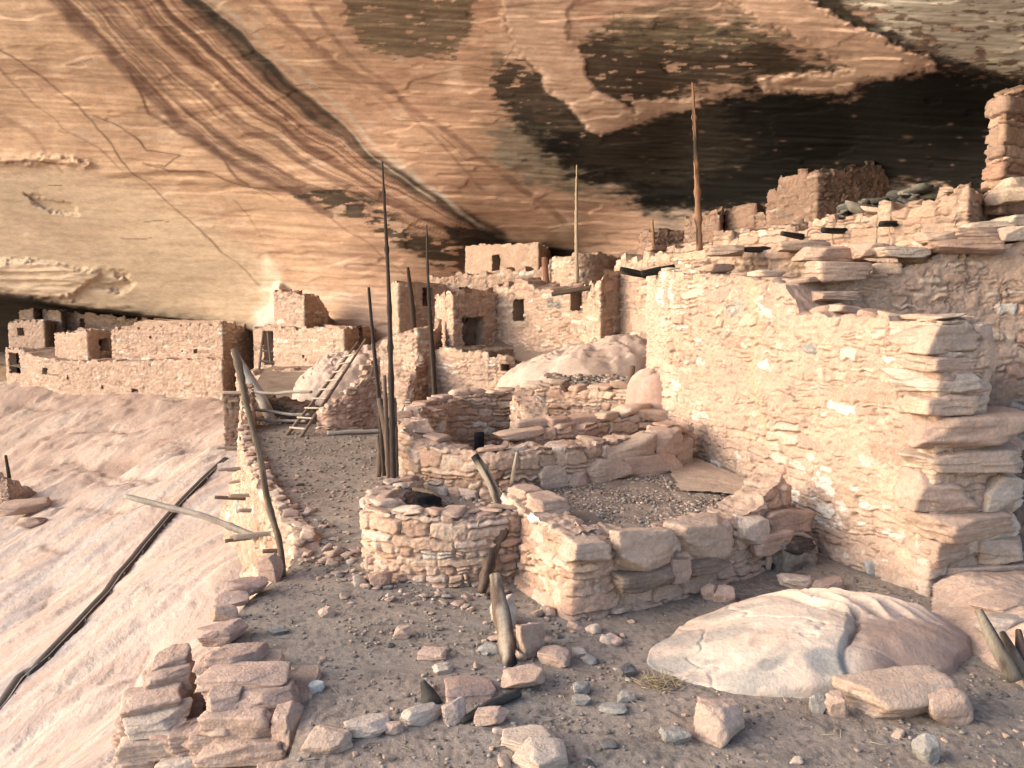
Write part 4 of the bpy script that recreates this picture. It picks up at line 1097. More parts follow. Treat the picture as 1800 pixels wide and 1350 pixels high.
patch("rubble_slope", [(1.0,13.4),(2.3,12.5),(2.8,12.6),(2.4,14.2),(2.0,15.5),(1.2,15.6),(.6,14.4)], lambda x, y: 1.32 + .16 * (y - 12.8), GRAV, M_SOIL, step=.04, rough=.06, seed=204)
patch("mud_bench", [(2.0,9.1),(2.45,9.0),(3.0,8.75),(2.85,9.6),(2.5,10.75),(2.15,10.6),(2.05,9.9)], lambda x, y: .685 + .035 * (y - 9), lin(206, 172, 144, KA), M_ROCK, step=.03, rough=.012, seed=205)
patch("mud_bank", [(3.55,5.2),(3.65,6.0),(3.75,6.8),(4.0,7.25),(5.2,7.3),(5.5,4.2),(4.2,4.3)], lambda x, y: -.03 + .34 * sst(3.45, 4.3, x) * sst(3.9, 6.0, y), lin(214, 172, 144, KA), M_ROCK, step=.02, rough=.03, seed=206)
# ================================================================== DETAILS
def wood(name, pts, radii, label, cat="pole", group=None, seed=1, parent=None, base=None, **kw):
    V, F, C = tube(pts, radii, seed=seed, **kw)
    o = mk(name, V - (np.array(base) if base is not None else 0), F, C, M_WOOD, parent)
    if parent is None: tag(o, label, cat, group)
    elif label: o["label"] = label
    return o
W_GREY = lin(176, 158, 138, .6); W_BRN = lin(128, 98, 76, .6); W_DARK = lin(84, 66, 56, .6); W_ORG = lin(190, 128, 74, .6); W_PALE = lin(206, 178, 138, .6); W_BLK = np.array([.016, .015, .015])
# tall poles
wood("wooden_pole", [P(692,846,9.2), P(688,700,9.3), P(684,520,9.5), P(677,380,9.55), P(672,284,9.6)], [.034,.032,.026,.018,.010], "tallest dark pole standing against the left of the upper round wall", "pole", seed=1, col=W_DARK, knots=22)
wood("wooden_pole", [P(676,836,9.7), P(668,720,9.75), P(656,600,9.8), P(648,505,9.85)], [.028,.026,.022,.016], "slender dark pole just left of the tallest one", "pole", seed=2, col=W_DARK, knots=14)
wood("wooden_pole", [P(684,842,9.5), P(680,760,9.5), P(676,660,9.6)], [.03,.028,.02], "short brown pole between the two tall dark poles", "pole", seed=3, col=W_BRN, knots=5)
wood("wooden_pole", [P(697,838,9.45), P(696,770,9.5), P(694,700,9.6)], [.026,.024,.018], "short pole at the right of the pole bundle", "pole", seed=4, col=W_BRN, knots=5)
wood("wooden_board", [P(686,800,9.55), P(678,745,9.55), P(666,700,9.6)], [.05,.06,.03], "split board wedged low in the pole bundle", "board", seed=5, col=W_BRN)
wood("wooden_pole", [P(666,838,9.85), P(668,800,9.85), P(664,765,9.9)], [.03,.03,.026], "stubby pole at the left foot of the pole bundle", "pole", seed=6, col=W_BRN, knots=3)
wood("wooden_pole", [P(766,728,14.4), P(760,620,14.5), P(753,500,14.6), P(750,396,14.7)], [.046,.04,.03,.014], "single dark pole before the dark orange diagonal wall", "pole", seed=7, col=W_DARK, knots=18)
wood("wooden_pole", [P(729,590,22), P(724,530,22), P(717,470,22)], [.075,.06,.04], "short crooked pole leaning on the brown broken room", "pole", seed=8, col=W_DARK, knots=4)
wood("wooden_pole", [P(1014,498,20.2), P(1013,400,20.3), P(1014,290,20.4)], [.05,.042,.018], "thin straw coloured pole before the low curved wall", "pole", seed=9, col=W_PALE, knots=16)
wood("wooden_pole", [P(1230,440,14.2), P(1226,340,14.2), P(1222,240,14.25), P(1217,145,14.3)], [.058,.048,.034,.013], "tall tapering orange pole against the soot blackened roof", "pole", seed=10, col=W_ORG, knots=26, col2=W_DARK)
wood("wooden_pole", [P(1149,440,17.6), P(1147,386,17.6)], [.04,.022], "small orange pole behind the parapet wall", "pole", seed=11, col=W_ORG, knots=3)
wood("wooden_post", [P(961,500,22.2), P(957,452,22.2)], [.09,.075], "short reddish post at the corner of the topmost house", "post", seed=12, col=lin(170, 108, 80, .6))
# leaning pole by the path
gb = G(498, 1012, -.02)
lean = [gb, P(490,950,8.5), P(470,880,8.65), P(456,800,8.8), P(438,730,8.95), P(424,665,9.05), P(412,614,9.15)]
wood("leaning_pole", lean, [.033,.036,.034,.033,.031,.033,.045], "long crooked greenish pole leaning over the retaining wall", "pole", seed=13, col=lin(150,124,90,.6), col2=lin(120,92,64,.6), knots=12)
wood("bleached_log", [P(412,618,20), P(436,665,19.8), P(462,705,19.6), P(480,748,19.3)], [.09,.13,.14,.13], "grey speckled log slanting behind the leaning pole", "log", seed=14, col=lin(196,188,178,.62), col2=W_GREY)
wood("beam", [P(220,872,11.8), P(300,893,11.6), P(360,908,11.45), P(452,945,11.15)], [.036,.046,.046,.05], "bleached grey beam sticking far out of the retaining wall", "beam", seed=15, col=lin(196,178,156,.62), col2=W_GREY, knots=5)
# rails at the far end of the path
for k, (a, b, lab) in enumerate([((392,690),(548,689),"topmost pale rail pole spanning to the ladder"), ((436,717),(545,729),"middle pale rail pole spanning to the ladder"), ((440,736),(538,741),"lowest pale rail pole spanning to the ladder")]):
    wood("rail_pole", [P(a[0],a[1],18.9), P((a[0]+b[0])/2,(a[1]+b[1])/2+2,18.8), P(b[0],b[1],18.5)], [.04,.036,.034], lab, "rail", seed=20+k, col=lin(206,186,164,.62), col2=W_GREY, wob=.05, group="rail poles at the end of the path")
# ladder
lb = G(503, 767); rb_ = G(527, 770)
lad = tag(empty("ladder", lb), "long bound pole ladder leaning against the pale boulder", "ladder")
l0, l1 = np.array(lb), np.array(P(629,601,20.6)); r0, r1 = np.array(rb_), np.array(P(643,596,20.4))
for a, b, s in ((l0, l1, 31), (r0, r1, 32)):
    wood("side_rail", [a, (a + b) / 2 + np.array([0, 0, -.03]), b], [.04,.036,.025], None, parent=lad, base=lb, seed=s, col=lin(158,128,100,.6), knots=4)
for k in range(9):
    t = .07 + k * .093
    a = l0 + (l1 - l0) * t; b = r0 + (r1 - r0) * t; e = (b - a) * .12
    wood("rung", [a - e - np.array([0,.05,-.03]), b + e - np.array([0,.05,-.03])], [.02,.02], None, parent=lad, base=lb, seed=40 + k, col=lin(214,194,168,.62))
# scaffold of thin poles before the tall doorway
sb = P(475,650,29.6)
sc_ = tag(empty("pole_scaffold", sb), "rickety frame of thin poles before the tall black doorway", "scaffold")
for k, (a, b) in enumerate([((463,583),(455,652)),((484,585),(490,618)),((458,617),(512,620)),((456,634),(486,638)),((456,651),(483,649)),((487,618),(482,652)),((512,618),(505,650)),((471,585),(476,640))]):
    wood("pole", [P(*a,29.6), P(*b,29.6)], [.045,.045], None, parent=sc_, base=sb, seed=60 + k, col=lin(140,122,108,.6))
# beams
wood("beam", [P(972,517,18.5), P(1020,509,17.9), P(1072,499,17.2)], [.05,.06,.055], "dark round beam lying across the top of the sunny house front", "beam", seed=70, col=W_DARK)
for k, (a, b, Y, lab) in enumerate([((1090,474),(1142,485),13.4,"charred beam end jutting left of the tower top"), ((1128,481),(1186,470),12.5,"charred beam lying over the tower's upper left corner")]):
    wood("charred_beam", [P(*a,Y), P((a[0]+b[0])/2,(a[1]+b[1])/2,Y), P(*b,Y)], [.05,.06,.05], lab, "beam", seed=72 + k, col=W_BLK, col2=lin(120,104,90,.5) if k == 0 else None)
for k, (a, b, Y, lab) in enumerate([((1310,439),(1352,440),11.15,"short charred beam end between two flat stones on the ledge"), ((1374,410),(1428,419),12.85,"leftmost charred beam end in the parapet wall"), ((1446,404),(1512,406),12.3,"longest charred beam end in the middle of the parapet wall"), ((1548,394),(1598,390),11.7,"rightmost charred beam end in the parapet wall")]):
    wood("charred_beam", [P(*a,Y-.22), P((a[0]+b[0])/2,(a[1]+b[1])/2+1,Y-.12), P(*b,Y+.02)], [.038,.046,.05], lab, "beam", seed=76 + k, col=W_BLK, ns=11, wob=.02, col2=np.array([.05,.04,.035]))
# posts and logs round the low rooms
wood("wooden_post", [P(888,908,8.6), P(868,860,8.75), P(850,826,8.85), P(834,801,8.92)], [.06,.055,.05,.04], "grey forked log leaning up against the upper round wall", "log", seed=81, col=lin(190,166,138,.6), col2=W_DARK, burn=(.95,.8))
g2 = G(846, 1042, .02)
wood("wooden_post", [g2, P(858,1000,7.75), P(868,970,7.85), P(888,925,7.95)], [.04,.048,.046,.04], "dark crooked branch leaning on the lower round wall", "branch", seed=82, col=W_DARK, col2=W_BRN, knots=6)
g3 = G(897, 1186, -.05)
wood("wooden_post", [g3, P(888,1110,6.3), P(878,1060,6.45), P(870,1010,6.6)], [.06,.066,.062,.045], "thick weathered post with a burnt black foot", "post", seed=83, col=lin(196,172,140,.6), col2=W_BRN, burn=(.08,.22), knots=3)
wood("wooden_post", [P(900,850,8.95), P(904,822,8.97), P(909,795,9.0)], [.022,.022,.015], "thin stick standing at the joint of the round walls", "stick", seed=84, col=W_PALE)
wood("charred_post", [P(843,806,11.2), P(842,760,11.2)], [.07,.065], "charred black post inside the upper round room", "post", seed=85, col=W_BLK)
g4 = G(760, 1246, -.03)
wood("charred_stump", [g4, P(752,1218,5.5), P(742,1198,5.52)], [.075,.06,.02], "small dark charred stump poking from the soil", "stump", seed=86, col=np.array([.05,.042,.036]))
a, b = G(812, 1268, .03), G(912, 1218, .05)
wood("charred_stick", [a, ((a[0]+b[0])/2, (a[1]+b[1])/2+.02, .05), b], [.02,.028,.03], "thin burnt branch lying among the foreground stones", "branch", seed=87, col=np.array([.05,.045,.04]), knots=5)
pb = P(1790,1196,5.55)
for k, (a, b, r, lab) in enumerate([((1786,1196),(1720,1072),.05,"longest splintered grey post at the lower right corner"), ((1800,1190),(1762,1112),.05,"shorter splintered post right of the longest one"), ((1806,1180),(1790,1108),.04,"brown splinter at the right edge behind the grey posts")]):
    wood("splintered_post", [P(*a,5.55+.06*k), P((a[0]+b[0])/2-2,(a[1]+b[1])/2,5.65+.06*k), P(*b,5.8+.06*k)], [r*.9,r,r*.5], lab, "post", seed=90 + k, col=[lin(150,134,112,.6), lin(130,112,94,.6), lin(150,104,84,.6)][k], col2=W_DARK, ns=8)
V, F, C = rock(P(829,588,20.62), (.75,.2,1.0), (0,0,.5), 779, lin(130,110,98,KA), n=16, rough=.16, cuts=12); mk("stone_fill", V - door_house.base, F, C, M_ROCK, door_house.obj)
# stub beams in the retaining wall
rg = np.random.default_rng(5)
for k, y in enumerate([17.2, 16.4, 15.1, 14.5, 13.4, 12.7, 12.1, 11.6, 10.9, 10.5, 10.0, 9.6]):
    x = float(np.interp(y, edge_y, edge_x)); z = rg.uniform(-.75, -.15); l_ = rg.uniform(.3, .6)
    wood("stub_beam", [(x + .1, y + .04, z), (x - l_, y - .25 * l_, z + rg.uniform(-.05, .1))], [.032,.028], "short wooden stub poking out of the retaining wall", "stub", group="stub beams in the retaining wall", seed=110 + k, col=[W_GREY, W_BRN, W_PALE][k % 3])
# ------------------------------------------------------------------ black drainage strip down the slickrock
dl_ = [slope_hit(u, v) for u, v in [(-40,1296),(0,1258),(40,1198),(62,1184),(130,1116),(188,1050),(210,1018),(250,968),(292,918),(340,868),(398,812)]]
dr = tag(empty("drainage_pipe", dl_[5]), "slim dark drainage pipe running down the pale slickrock", "drain")
dp = np.array(dl_); dd = np.concatenate([[0], np.cumsum(np.linalg.norm(np.diff(dp, axis=0), axis=1))]); sd_ = np.arange(0, dd[-1], .12)
ctr = np.stack([np.interp(sd_, dd, dp[:, k]) for k in range(3)], 1); ctr[:, 2] = [slope_z(c[0], c[1]) for c in ctr]
ctr[:, 2] += .02
tg_ = np.gradient(ctr, axis=0); tg_ /= np.linalg.norm(tg_, axis=1)[:, None]; sdv = np.cross(tg_, [0, 0, 1.0]); sdv /= np.linalg.norm(sdv, axis=1)[:, None]
prf = [(.085 * math.cos(t) * 1.25, .02 + .085 * math.sin(t)) for t in np.linspace(-.6, math.pi + .6, 12)]
Vd = np.stack([ctr + sdv * a_ + np.array([0, 0, 1.0]) * b_ for a_, b_ in prf], 1).reshape(-1, 3)
bo = np.array(dl_[5])
mk("pipe", Vd - bo, gridf(len(ctr), len(prf)), np.tile(lin(62, 48, 46, .7), (len(Vd), 1)) * (0.8 + .4 * fb2(np.arange(len(Vd)) / 30, np.zeros(len(Vd)), 3, 2))[:, None], M_METAL, dr)
V, F, Cc = tube(ctr + np.array([0, 0, .10]) + sdv * .06, [.007] * 3, ns=5, col=lin(190, 185, 180, .6), per=.3); mk("cable", V - bo, F, Cc, M_METAL, dr)
for k in range(6, len(ctr), 9):
    c = ctr[k]; V, F, Cc = tube([c + sdv[k] * .11 + np.array([0, 0, -.05]), c + sdv[k] * .12 + np.array([0, 0, .12])], [.012, .012], ns=6, col=lin(150, 140, 132, .6)); mk("peg", V - bo, F, Cc, M_METAL, dr)
# ------------------------------------------------------------------ ruined stub at the left edge
sl = slope_hit(10, 905)
w = wall("ruin_stub", [(sl[0]-2.2, sl[1]+.3), (sl[0]+.2, sl[1]-.1), (sl[0]+.45, sl[1]+.9)], .6, sl[2]-.4, [(0,sl[2]+1.3),(.5,sl[2]+1.25),(.75,sl[2]+1.0),(1,sl[2]+.5)], res=.03, seed=301, rag=.1, **MID)
tag(w.obj, "crumbling masonry stub on the slickrock at the left edge", "wall")
wood("wooden_post", [(sl[0]+.05, sl[1]+.2, sl[2]+1.1), (sl[0]-.02, sl[1]+.2, sl[2]+1.8)], [.05,.04], "little post on the crumbling stub at the left edge", "post", seed=302, col=W_DARK)
# ------------------------------------------------------------------ rocks
def put(name, V, F, C, label, cat="rock", group=None, parent=None, base=None):
    o = mk(name, V - (np.array(base) if base is not None else 0), F, C, M_ROCK, parent)
    if parent is None: tag(o, label, cat, group)
    return o
def gz(x, y): return float(soil_z(np.array([x]), np.array([y]))[0])
def grock(box, label, col=None, seed=1, zg=None, rz=None, name="rock", cat="rock", group=None, flat=.75, **kw):
    u0, v0, u1, v1 = box; u = (u0 + u1) / 2
    z = 0.0 if zg is None else zg
    g = G(u, v1, z)
    if zg is None: z = gz(g[0], g[1]); g = G(u, v1, z)
    sx = (u1 - u0) * g[1] / FPX * .92; D = sx * flat
    t = math.atan((v1 - 540) / FPX)
    H = max(.22 * sx, ((v1 - v0) * g[1] / FPX - D * math.sin(t) * .8) / math.cos(t) * 1.08)
    c = (g[0] * (1 + .5 * D / g[1]), g[1] + D * .5, z + H * .34)
    rg_ = np.random.default_rng(seed)
    V, F, C = rock(c, (sx, D, H), (rg_.normal(0, .07), rg_.normal(0, .07), rz if rz is not None else rg_.normal(0, .3)), seed, col, n=kw.pop('n', 26), **kw)
    return put(name, V, F, C, label, cat, group)
PK = lin(216, 172, 145, KA); PALE = lin(224, 194, 170, KA); RED = lin(202, 158, 134, KA); GR = lin(172, 164, 156, KA); DG = lin(122, 116, 114, KA); TAN = lin(212, 174, 146, KA)
for k, (bx, lab, cl, kw) in enumerate([
    ((1210,1222,1314,1302), "blocky pink rock in front of the carved looking boulder", PK, {}),
    ((1158,1274,1214,1310), "grey white stone left of the blocky pink rock", GR, {}),
    ((1488,1176,1694,1264), "long tan slab lying at the right before the boulder", TAN, dict(flat=.42, rz=.22, cuts=4)),
    ((1620,1198,1708,1276), "round topped pink rock leaning on the long tan slab", PK, dict(cuts=10, p=9)),
    ((1608,1296,1652,1344), "small pointed grey rock near the lower right corner", GR, {}),
    ((1422,1214,1452,1256), "small grey stone at the boulder's lower edge", GR, {}),
    ((1444,1212,1486,1262), "leaning pink stone between the boulder and the long slab", PK, {}),
    ((905,1296,1000,1362), "pale pointed slab at the bottom edge", PALE, dict(flat=.9)),
    ((864,1286,985,1326), "pale flat slab just behind the pointed slab at the bottom", PALE, {}),
    ((832,1240,890,1278), "pink tilted stone right of the charred stump", PK, {}),
    ((776,1226,822,1274), "grey fronted block just right of the charred stump", lin(196,168,156,KA), {}),
    ((700,1236,782,1272), "long pale slab edge set in the soil left of the grey fronted block", PALE, dict(flat=.4)),
    ((608,1254,692,1298), "pale flat slab in the bottom row of set stones", PALE, dict(rz=.3)),
    ((534,1282,618,1326), "flat buff slab at the left end of the bottom row", TAN, {}),
    ((676,1266,710,1292), "little pink stone at the end of the pale flat slab", PK, {}),
    ((776,1188,878,1232), "flat reddish slab behind the charred stump", RED, dict(rz=.15)),
    ((878,1170,962,1212), "flat pink slab beside the burnt foot of the post", PK, {}),
    ((1004,1194,1040,1224), "grey cube like stone on the soil left of the boulder", GR, {}),
    ((1004,1220,1040,1242), "flat grey stone under the cube like one", GR, {}),
    ((1084,1164,1120,1190), "dark stone beside the dry grass", DG, {}),
    ((1050,1238,1108,1258), "flat grey flake below the dry grass", GR, {}),
    ((1086,1215,1120,1236), "light grey chip beside the dry grass", GR, {}),
    ((692,1098,724,1124), "upright pink stone in the middle of the path", PK, {}),
    ((736,1136,788,1162), "flat pink stone on the path right of the upright one", PK, {}),
    ((758,1164,796,1186), "pale stone on the path below the flat pink one", PALE, {}),
    ((560,1066,590,1086), "pink stone on the path below the round wall", PK, {}),
    ((470,1098,508,1116), "flat grey stone at the left of the path", GR, {}),
    ((543,1194,572,1214), "white flake on the path", lin(226,220,212,KA), {}),
    ((905,1088,962,1158), "big brown stone leaning at the foot of the enclosure corner", RED, dict(rz=.5)),
    ((948,1134,1006,1172), "pink stone below the enclosure corner", PK, {}),
    ((924,1126,956,1150), "reddish stone wedged under the enclosure corner", RED, {}),
    ((1004,1136,1032,1158), "small pale stone right of the pink corner stone", PALE, {}),
    ((1232,1022,1262,1056), "pointed pink stone leaning at the enclosure wall", PK, {}),
    ((1254,1028,1294,1060), "three sided pink stone beside the pointed one", PK, {}),
    ((1366,1006,1438,1038), "rounded pale stone blocking the niche", PALE, {}),
    ((1418,1014,1490,1044), "flat red slab beside the niche", RED, dict(flat=.5)),
    ((1515,974,1568,1012), "blue grey and white cobble at the tower foot", lin(186,184,180,KA), dict(p=8)),
    ((860,1040,912,1100), "pale slab standing beside the burnt post", PALE, {}),
    ((640,965,676,1008), "loose round stone at the left foot of the lower round wall", TAN, dict(p=9)),
    ((648,1000,690,1034), "loose orange stone below the lower round wall's left side", lin(214,160,124,KA), {}),
    ((1700,1034,1830,1082), "large flat slab right of the tower end", PK, dict(zg=.22, flat=.7)),
    ((1710,1078,1830,1112), "grey blotched slab under the large flat slab", lin(196,176,164,KA), dict(zg=.18, flat=.6)),
    ((1650,1036,1700,1070), "round pink stone at the corner of the tower end", PK, {}),
    ((352,1138,448,1196), "flat plum stone just behind the masonry stub", RED, dict(zg=.02)),
    ((345,1092,428,1136), "plum slab on the path edge, second from the stub", lin(204,162,144,KA), {}),
    ((370,1060,420,1092), "block on the path edge, third from the stub", PK, {}),
    ((378,1040,440,1066), "flat block on the path edge, fourth from the stub", lin(204,162,144,KA), {}),
    ((396,1012,470,1050), "long plum block on the path edge near the leaning pole", lin(200,156,140,KA), {}),
    ((450,970,500,1018), "reddish block at the foot of the leaning pole", RED, {}),
    ((0,872,90,905), "flat pink slab on the slickrock by the left edge", PK, dict(zg=-3.1)),
    ((30,905,84,930), "smaller slab on the slickrock by the left edge", RED, dict(zg=-3.1)),
]):
    grock(bx, lab, cl, seed=400 + k, **kw)
# flat rocks on the wall heads at the right
def prock(u, v, Y, w, h, dp_, label, col, seed, rz=0, **kw):
    c = P(u, v, Y); s = Y / FPX
    c = (c[0], c[1] + .1, c[2]); V, F, C = rock(c, (w * s * .85, dp_, h * s * .9), (0, kw.pop('ry', 0.0), rz), seed, col, n=22, boxy=True, **kw)
    return put("rock", V, F, C, label)
for k, (u, v, Y, w, h, dd_, lab, cl) in enumerate([
    (1283,440,10.8,66,20,.4,"brick shaped flat stone left of the charred stub on the ledge",TAN), (1414,432,10.5,98,20,.4,"long flat stone in the middle of the ledge",TAN),
    (1452,446,10.2,100,30,.5,"rounded rust coloured stone under the long flat one",PK), (1538,440,9.9,70,30,.5,"pink humped stone right of the ledge",PK),
    (1590,444,9.7,100,20,.5,"pale flat stone on the cross wall",PALE), (1700,434,9.6,130,26,.6,"big brown flat stone on the cross wall's right",lin(204,156,126,KA)),
    (1480,474,9.5,120,34,.5,"jutting lens shaped slab at the notch of the tower top",PK), (1460,520,9.45,84,20,.5,"second jutting slab under the lens shaped one",PK),
    (1742,396,10.0,90,16,.5,"pale long stone below the thin wall end",PALE), (1790,390,10.0,70,24,.5,"round pale stone at the right edge on the wall head",PALE),
    (1720,414,9.8,90,26,.5,"pink wide stone on the wall head by the right edge",PK), (1782,412,9.7,60,30,.5,"white block on the wall head at the right edge",PALE),
    (1790,335,10.9,60,44,.6,"white boulder at the foot of the thin wall end",PALE), (1660,418,9.9,80,24,.5,"buff stone beside the pink wide stone",TAN)]):
    prock(u, v, Y, w, h, dd_, lab, cl, 500 + k, rz=.1 * ((k * 7) % 5 - 2))
# coursed blocks of the tower's broken end: parts of the wall end
rg = np.random.default_rng(314)
v = 572.0; k = 0
while v < 1050:
    hh = rg.uniform(26, 48) if v < 720 else rg.uniform(40, 66)
    row = [(1640 + rg.uniform(-8, 10), rg.uniform(92, 118), 7.46)] if v < 712 else [(1644 + rg.uniform(-10, 8), rg.uniform(86, 112), 7.46), (1732 + rg.uniform(-8, 10), rg.uniform(84, 100), 7.66)]
    if v > 712 and rg.uniform() < .3: row = [(1690, 190, 7.5)]
    for (u, w_, Y) in row:
        c = P(u - 3, v + hh / 2, Y + .15 + rg.uniform(-.05, .05)); s_ = (Y + .1) / FPX
        cl = [TAN, PK, PALE, lin(222,176,142,KA), lin(208,164,136,KA)][k % 5]
        V, F, C = rock(c, (w_ * s_ * 1.03, .52, hh * s_ * 1.04), (rg.normal(0, .03), rg.normal(0, .03), .26 + rg.normal(0, .09)), 560 + k, cl, n=22, boxy=True, rough=.05)
        put("block", V, F, C, None, parent=wend.obj); k += 1
    v += hh
# big blocks along the enclosure wall head (parts of that wall)
for k, (u, v, Y, w, h, dd_, ry, rz, cl) in enumerate([(1128,966,7.28,112,70,.34,0,.52,TAN),(1233,945,7.75,112,70,.34,0,.52,TAN),(1310,930,8.1,66,50,.34,0,.5,PALE),(1370,915,8.45,100,40,.34,0,.5,RED),(1348,950,8.2,80,40,.3,0,.5,PK),(1030,965,7.0,70,40,.34,0,.3,TAN),
     (1128,1015,7.2,110,34,.3,0,.52,lin(150,124,106,KA)),(1233,990,7.68,110,30,.3,0,.52,lin(160,130,110,KA)),(1188,1000,7.5,50,46,.24,0,.5,PK),(960,885,8.0,60,30,.34,0,-1.0,PK),(925,868,8.5,60,26,.3,0,-1.0,PK)]):
    c = P(u, v, Y); s = Y / FPX
    V, F, C = rock(c, (w * s * 1.05, dd_, h * s), (0, ry, rz), 600 + k, cl, n=24, boxy=True)
    put("capstone", V, F, C, None, parent=enc.obj)
# big blocks on the upper round wall's right half
for k, (u, v, Y, w, h, rz) in enumerate([(1100,795,10.0,110,44,.5),(1165,778,10.35,70,50,.5),(985,800,9.6,70,40,.5),(1060,828,9.75,90,46,.5),(1140,820,10.1,130,46,.5),(960,836,9.4,50,40,.5),(1190,806,10.55,40,70,.5),(1010,845,9.6,50,40,.5)]):
    c = P(u, v, Y); s = Y / FPX
    V, F, C = rock(c, (w * s, .34, h * s), (0, -.15 if k < 2 else 0, rz), 640 + k, [TAN, PK, PALE][k % 3], n=22, boxy=True)
    put("capstone", V, F, C, None, parent=kiva_f.obj)
# masonry stub in the left foreground: a mortared block with big stones
mb = (-2.0, 5.2, -.8)
ms = tag(empty("masonry_stub", mb), "broken stub of big mortared stones round a dark hole in the left foreground", "wall")
kw = dict(res=.012, parent=ms, caprough=.012, capcol=MUD*.8, ch=.13, sw=.3, warp=.04, prot=.06, rr=.03, mud=.35, patch=.4)
def core(path, thick, top, seed):
    w = wall("mortar_core", path, thick, -1.1, top, seed=seed, rag=.02, **kw)
    w.obj.data.transform(__import__("mathutils").Matrix.Translation((-mb[0], -mb[1], -mb[2]))); w.obj.data.update()
core([(-2.02,5.95),(-1.98,5.6),(-1.95,5.2),(-1.5,5.16),(-1.46,5.4),(-1.5,5.9)], .2, [(0,.12),(.3,.06),(.45,-.12),(.6,-.1),(1,.06)], 700)
core([(-2.66,5.95),(-2.62,5.6),(-2.5,5.3),(-1.97,5.2)], .16, [(0,.02),(.5,-.1),(.75,-.16),(1,-.02)], 701)
for k, (u, v, Y, w, h, d_, rz, cl) in enumerate([(412,1158,5.9,104,40,.34,.1,RED),(436,1190,5.6,152,36,.32,-.05,lin(210,166,142,KA)),(466,1228,5.42,110,46,.3,.1,RED),(400,1226,5.42,60,44,.3,.1,PK),(428,1268,5.3,126,66,.3,-.05,PK),(440,1310,5.22,170,54,.32,.0,PK),(436,1352,5.18,150,50,.32,.05,TAN),
     (505,1272,5.24,40,80,.3,.0,PK),(490,1345,5.12,70,60,.3,.1,PK),(322,1160,6.0,64,36,.3,.2,RED),(316,1192,5.85,86,48,.3,.3,PK),(286,1232,5.6,104,36,.32,.2,PK),(298,1266,5.45,104,40,.3,.1,PALE),(340,1286,5.38,70,36,.3,.1,PK),(300,1304,5.38,124,46,.32,.0,TAN),(372,1298,5.3,60,50,.3,.0,PK),(270,1345,5.33,64,60,.3,.1,PK),(336,1345,5.25,90,56,.3,.05,PALE),(390,1350,5.2,60,60,.3,.1,TAN)]):
    if u < 330: u -= 20
    s = Y / FPX
    for lay in range(4):
        th_ = h * s * .8 if lay == 0 else .15
        q = P(u, v, Y); zc = q[2] if lay == 0 else zc - (thp + th_) / 2
        thp = th_
        if zc < -1.0: break
        j = np.random.default_rng(k * 10 + lay)
        V, F, C = rock((q[0] + (0 if lay == 0 else j.normal(0, .03)), q[1] + (0 if lay == 0 else j.normal(0, .03)), zc), (w * s * (1 if lay == 0 else j.uniform(.8, 1.1)), d_ * j.uniform(.85, 1.1), th_ * 1.03), (.03 * ((k * 3) % 5 - 2), .03 * ((k * 5) % 5 - 2), rz + j.normal(0, .06)), 720 + k * 7 + lay, np.asarray(cl) * j.uniform(.9, 1.08), n=26, boxy=True, rough=.05)
        put("stone", V, F, C, None, parent=ms, base=mb)
# niche with a plaster rim by the tower foot
nb = P(1398, 985, 8.25)
ni = tag(empty("plaster_niche", nb), "arched plaster niche choked with grey debris at the tower foot", "niche")
s = 8.25 / FPX
arc = [(nb[0] + (math.cos(t) * 50) * s, nb[1] + .13 + .15 * math.cos(t), nb[2] + (math.sin(t) * 52 - 8) * s) for t in np.linspace(math.pi * 1.05, -.25, 9)]
V, F, C = tube(arc, [.03,.04,.045,.035,.045,.04,.04,.05,.05], ns=14, seed=3, col=lin(226,184,152,KA)); mk("rim", V - np.array(nb), F, C, M_ROCK, ni)
V, F, C = rock((nb[0], nb[1] + .12, nb[2] - .06), (.56, .3, .52), (0, 0, .3), 760, lin(150,136,122,KA), n=20, p=7, rough=.22, cuts=9); mk("debris", V - np.array(nb), F, C, M_ROCK, ni)
V, F, C = rock((nb[0] - .02, nb[1] + .02, nb[2] + .16), (.46, .2, .14), (0, .1, .3), 761, lin(92,78,70,KA), n=12, p=10, rough=.2); mk("dark_block", V - np.array(nb), F, C, M_ROCK, ni)  # dark stone under the crown of the rim
# burnt wood lying in the lower round room
c = P(752, 880, 8.75)
V, F, C = rock(c, (.26, .16, .16), (0, .3, .4), 770, W_BLK, n=10, rough=.15, cuts=10); put("charred_wood", V, F, C, "lump of charred black wood in the lower round room", "wood")
V, F, C = rock((c[0] - .03, c[1] + .12, c[2] + .05), (.3, .12, .08), (0, .2, -.2), 771, lin(176,136,84,.6), n=10, rough=.1); put("wood_chunk", V, F, C, "yellowish wood chunk behind the charred lump", "wood")
# logs lying behind the round room
wood("log", [P(1160,690,12.6), P(1200,702,12.2)], [.06,.06], "bleached short log on the rubble by the tower", "log", seed=120, col=lin(206,200,192,.62))
wood("log", [P(1106,680,13.0), P(1112,645,13.2)], [.05,.05], "short dark log end by the smooth pink boulder", "log", seed=121, col=W_BRN)
wood("log", [G(575,762,.06), G(668,757,.08)], [.05,.045], "bleached pole lying along the foot of the broken orange wall", "pole", seed=122, col=lin(186,172,156,.62), wob=.04)
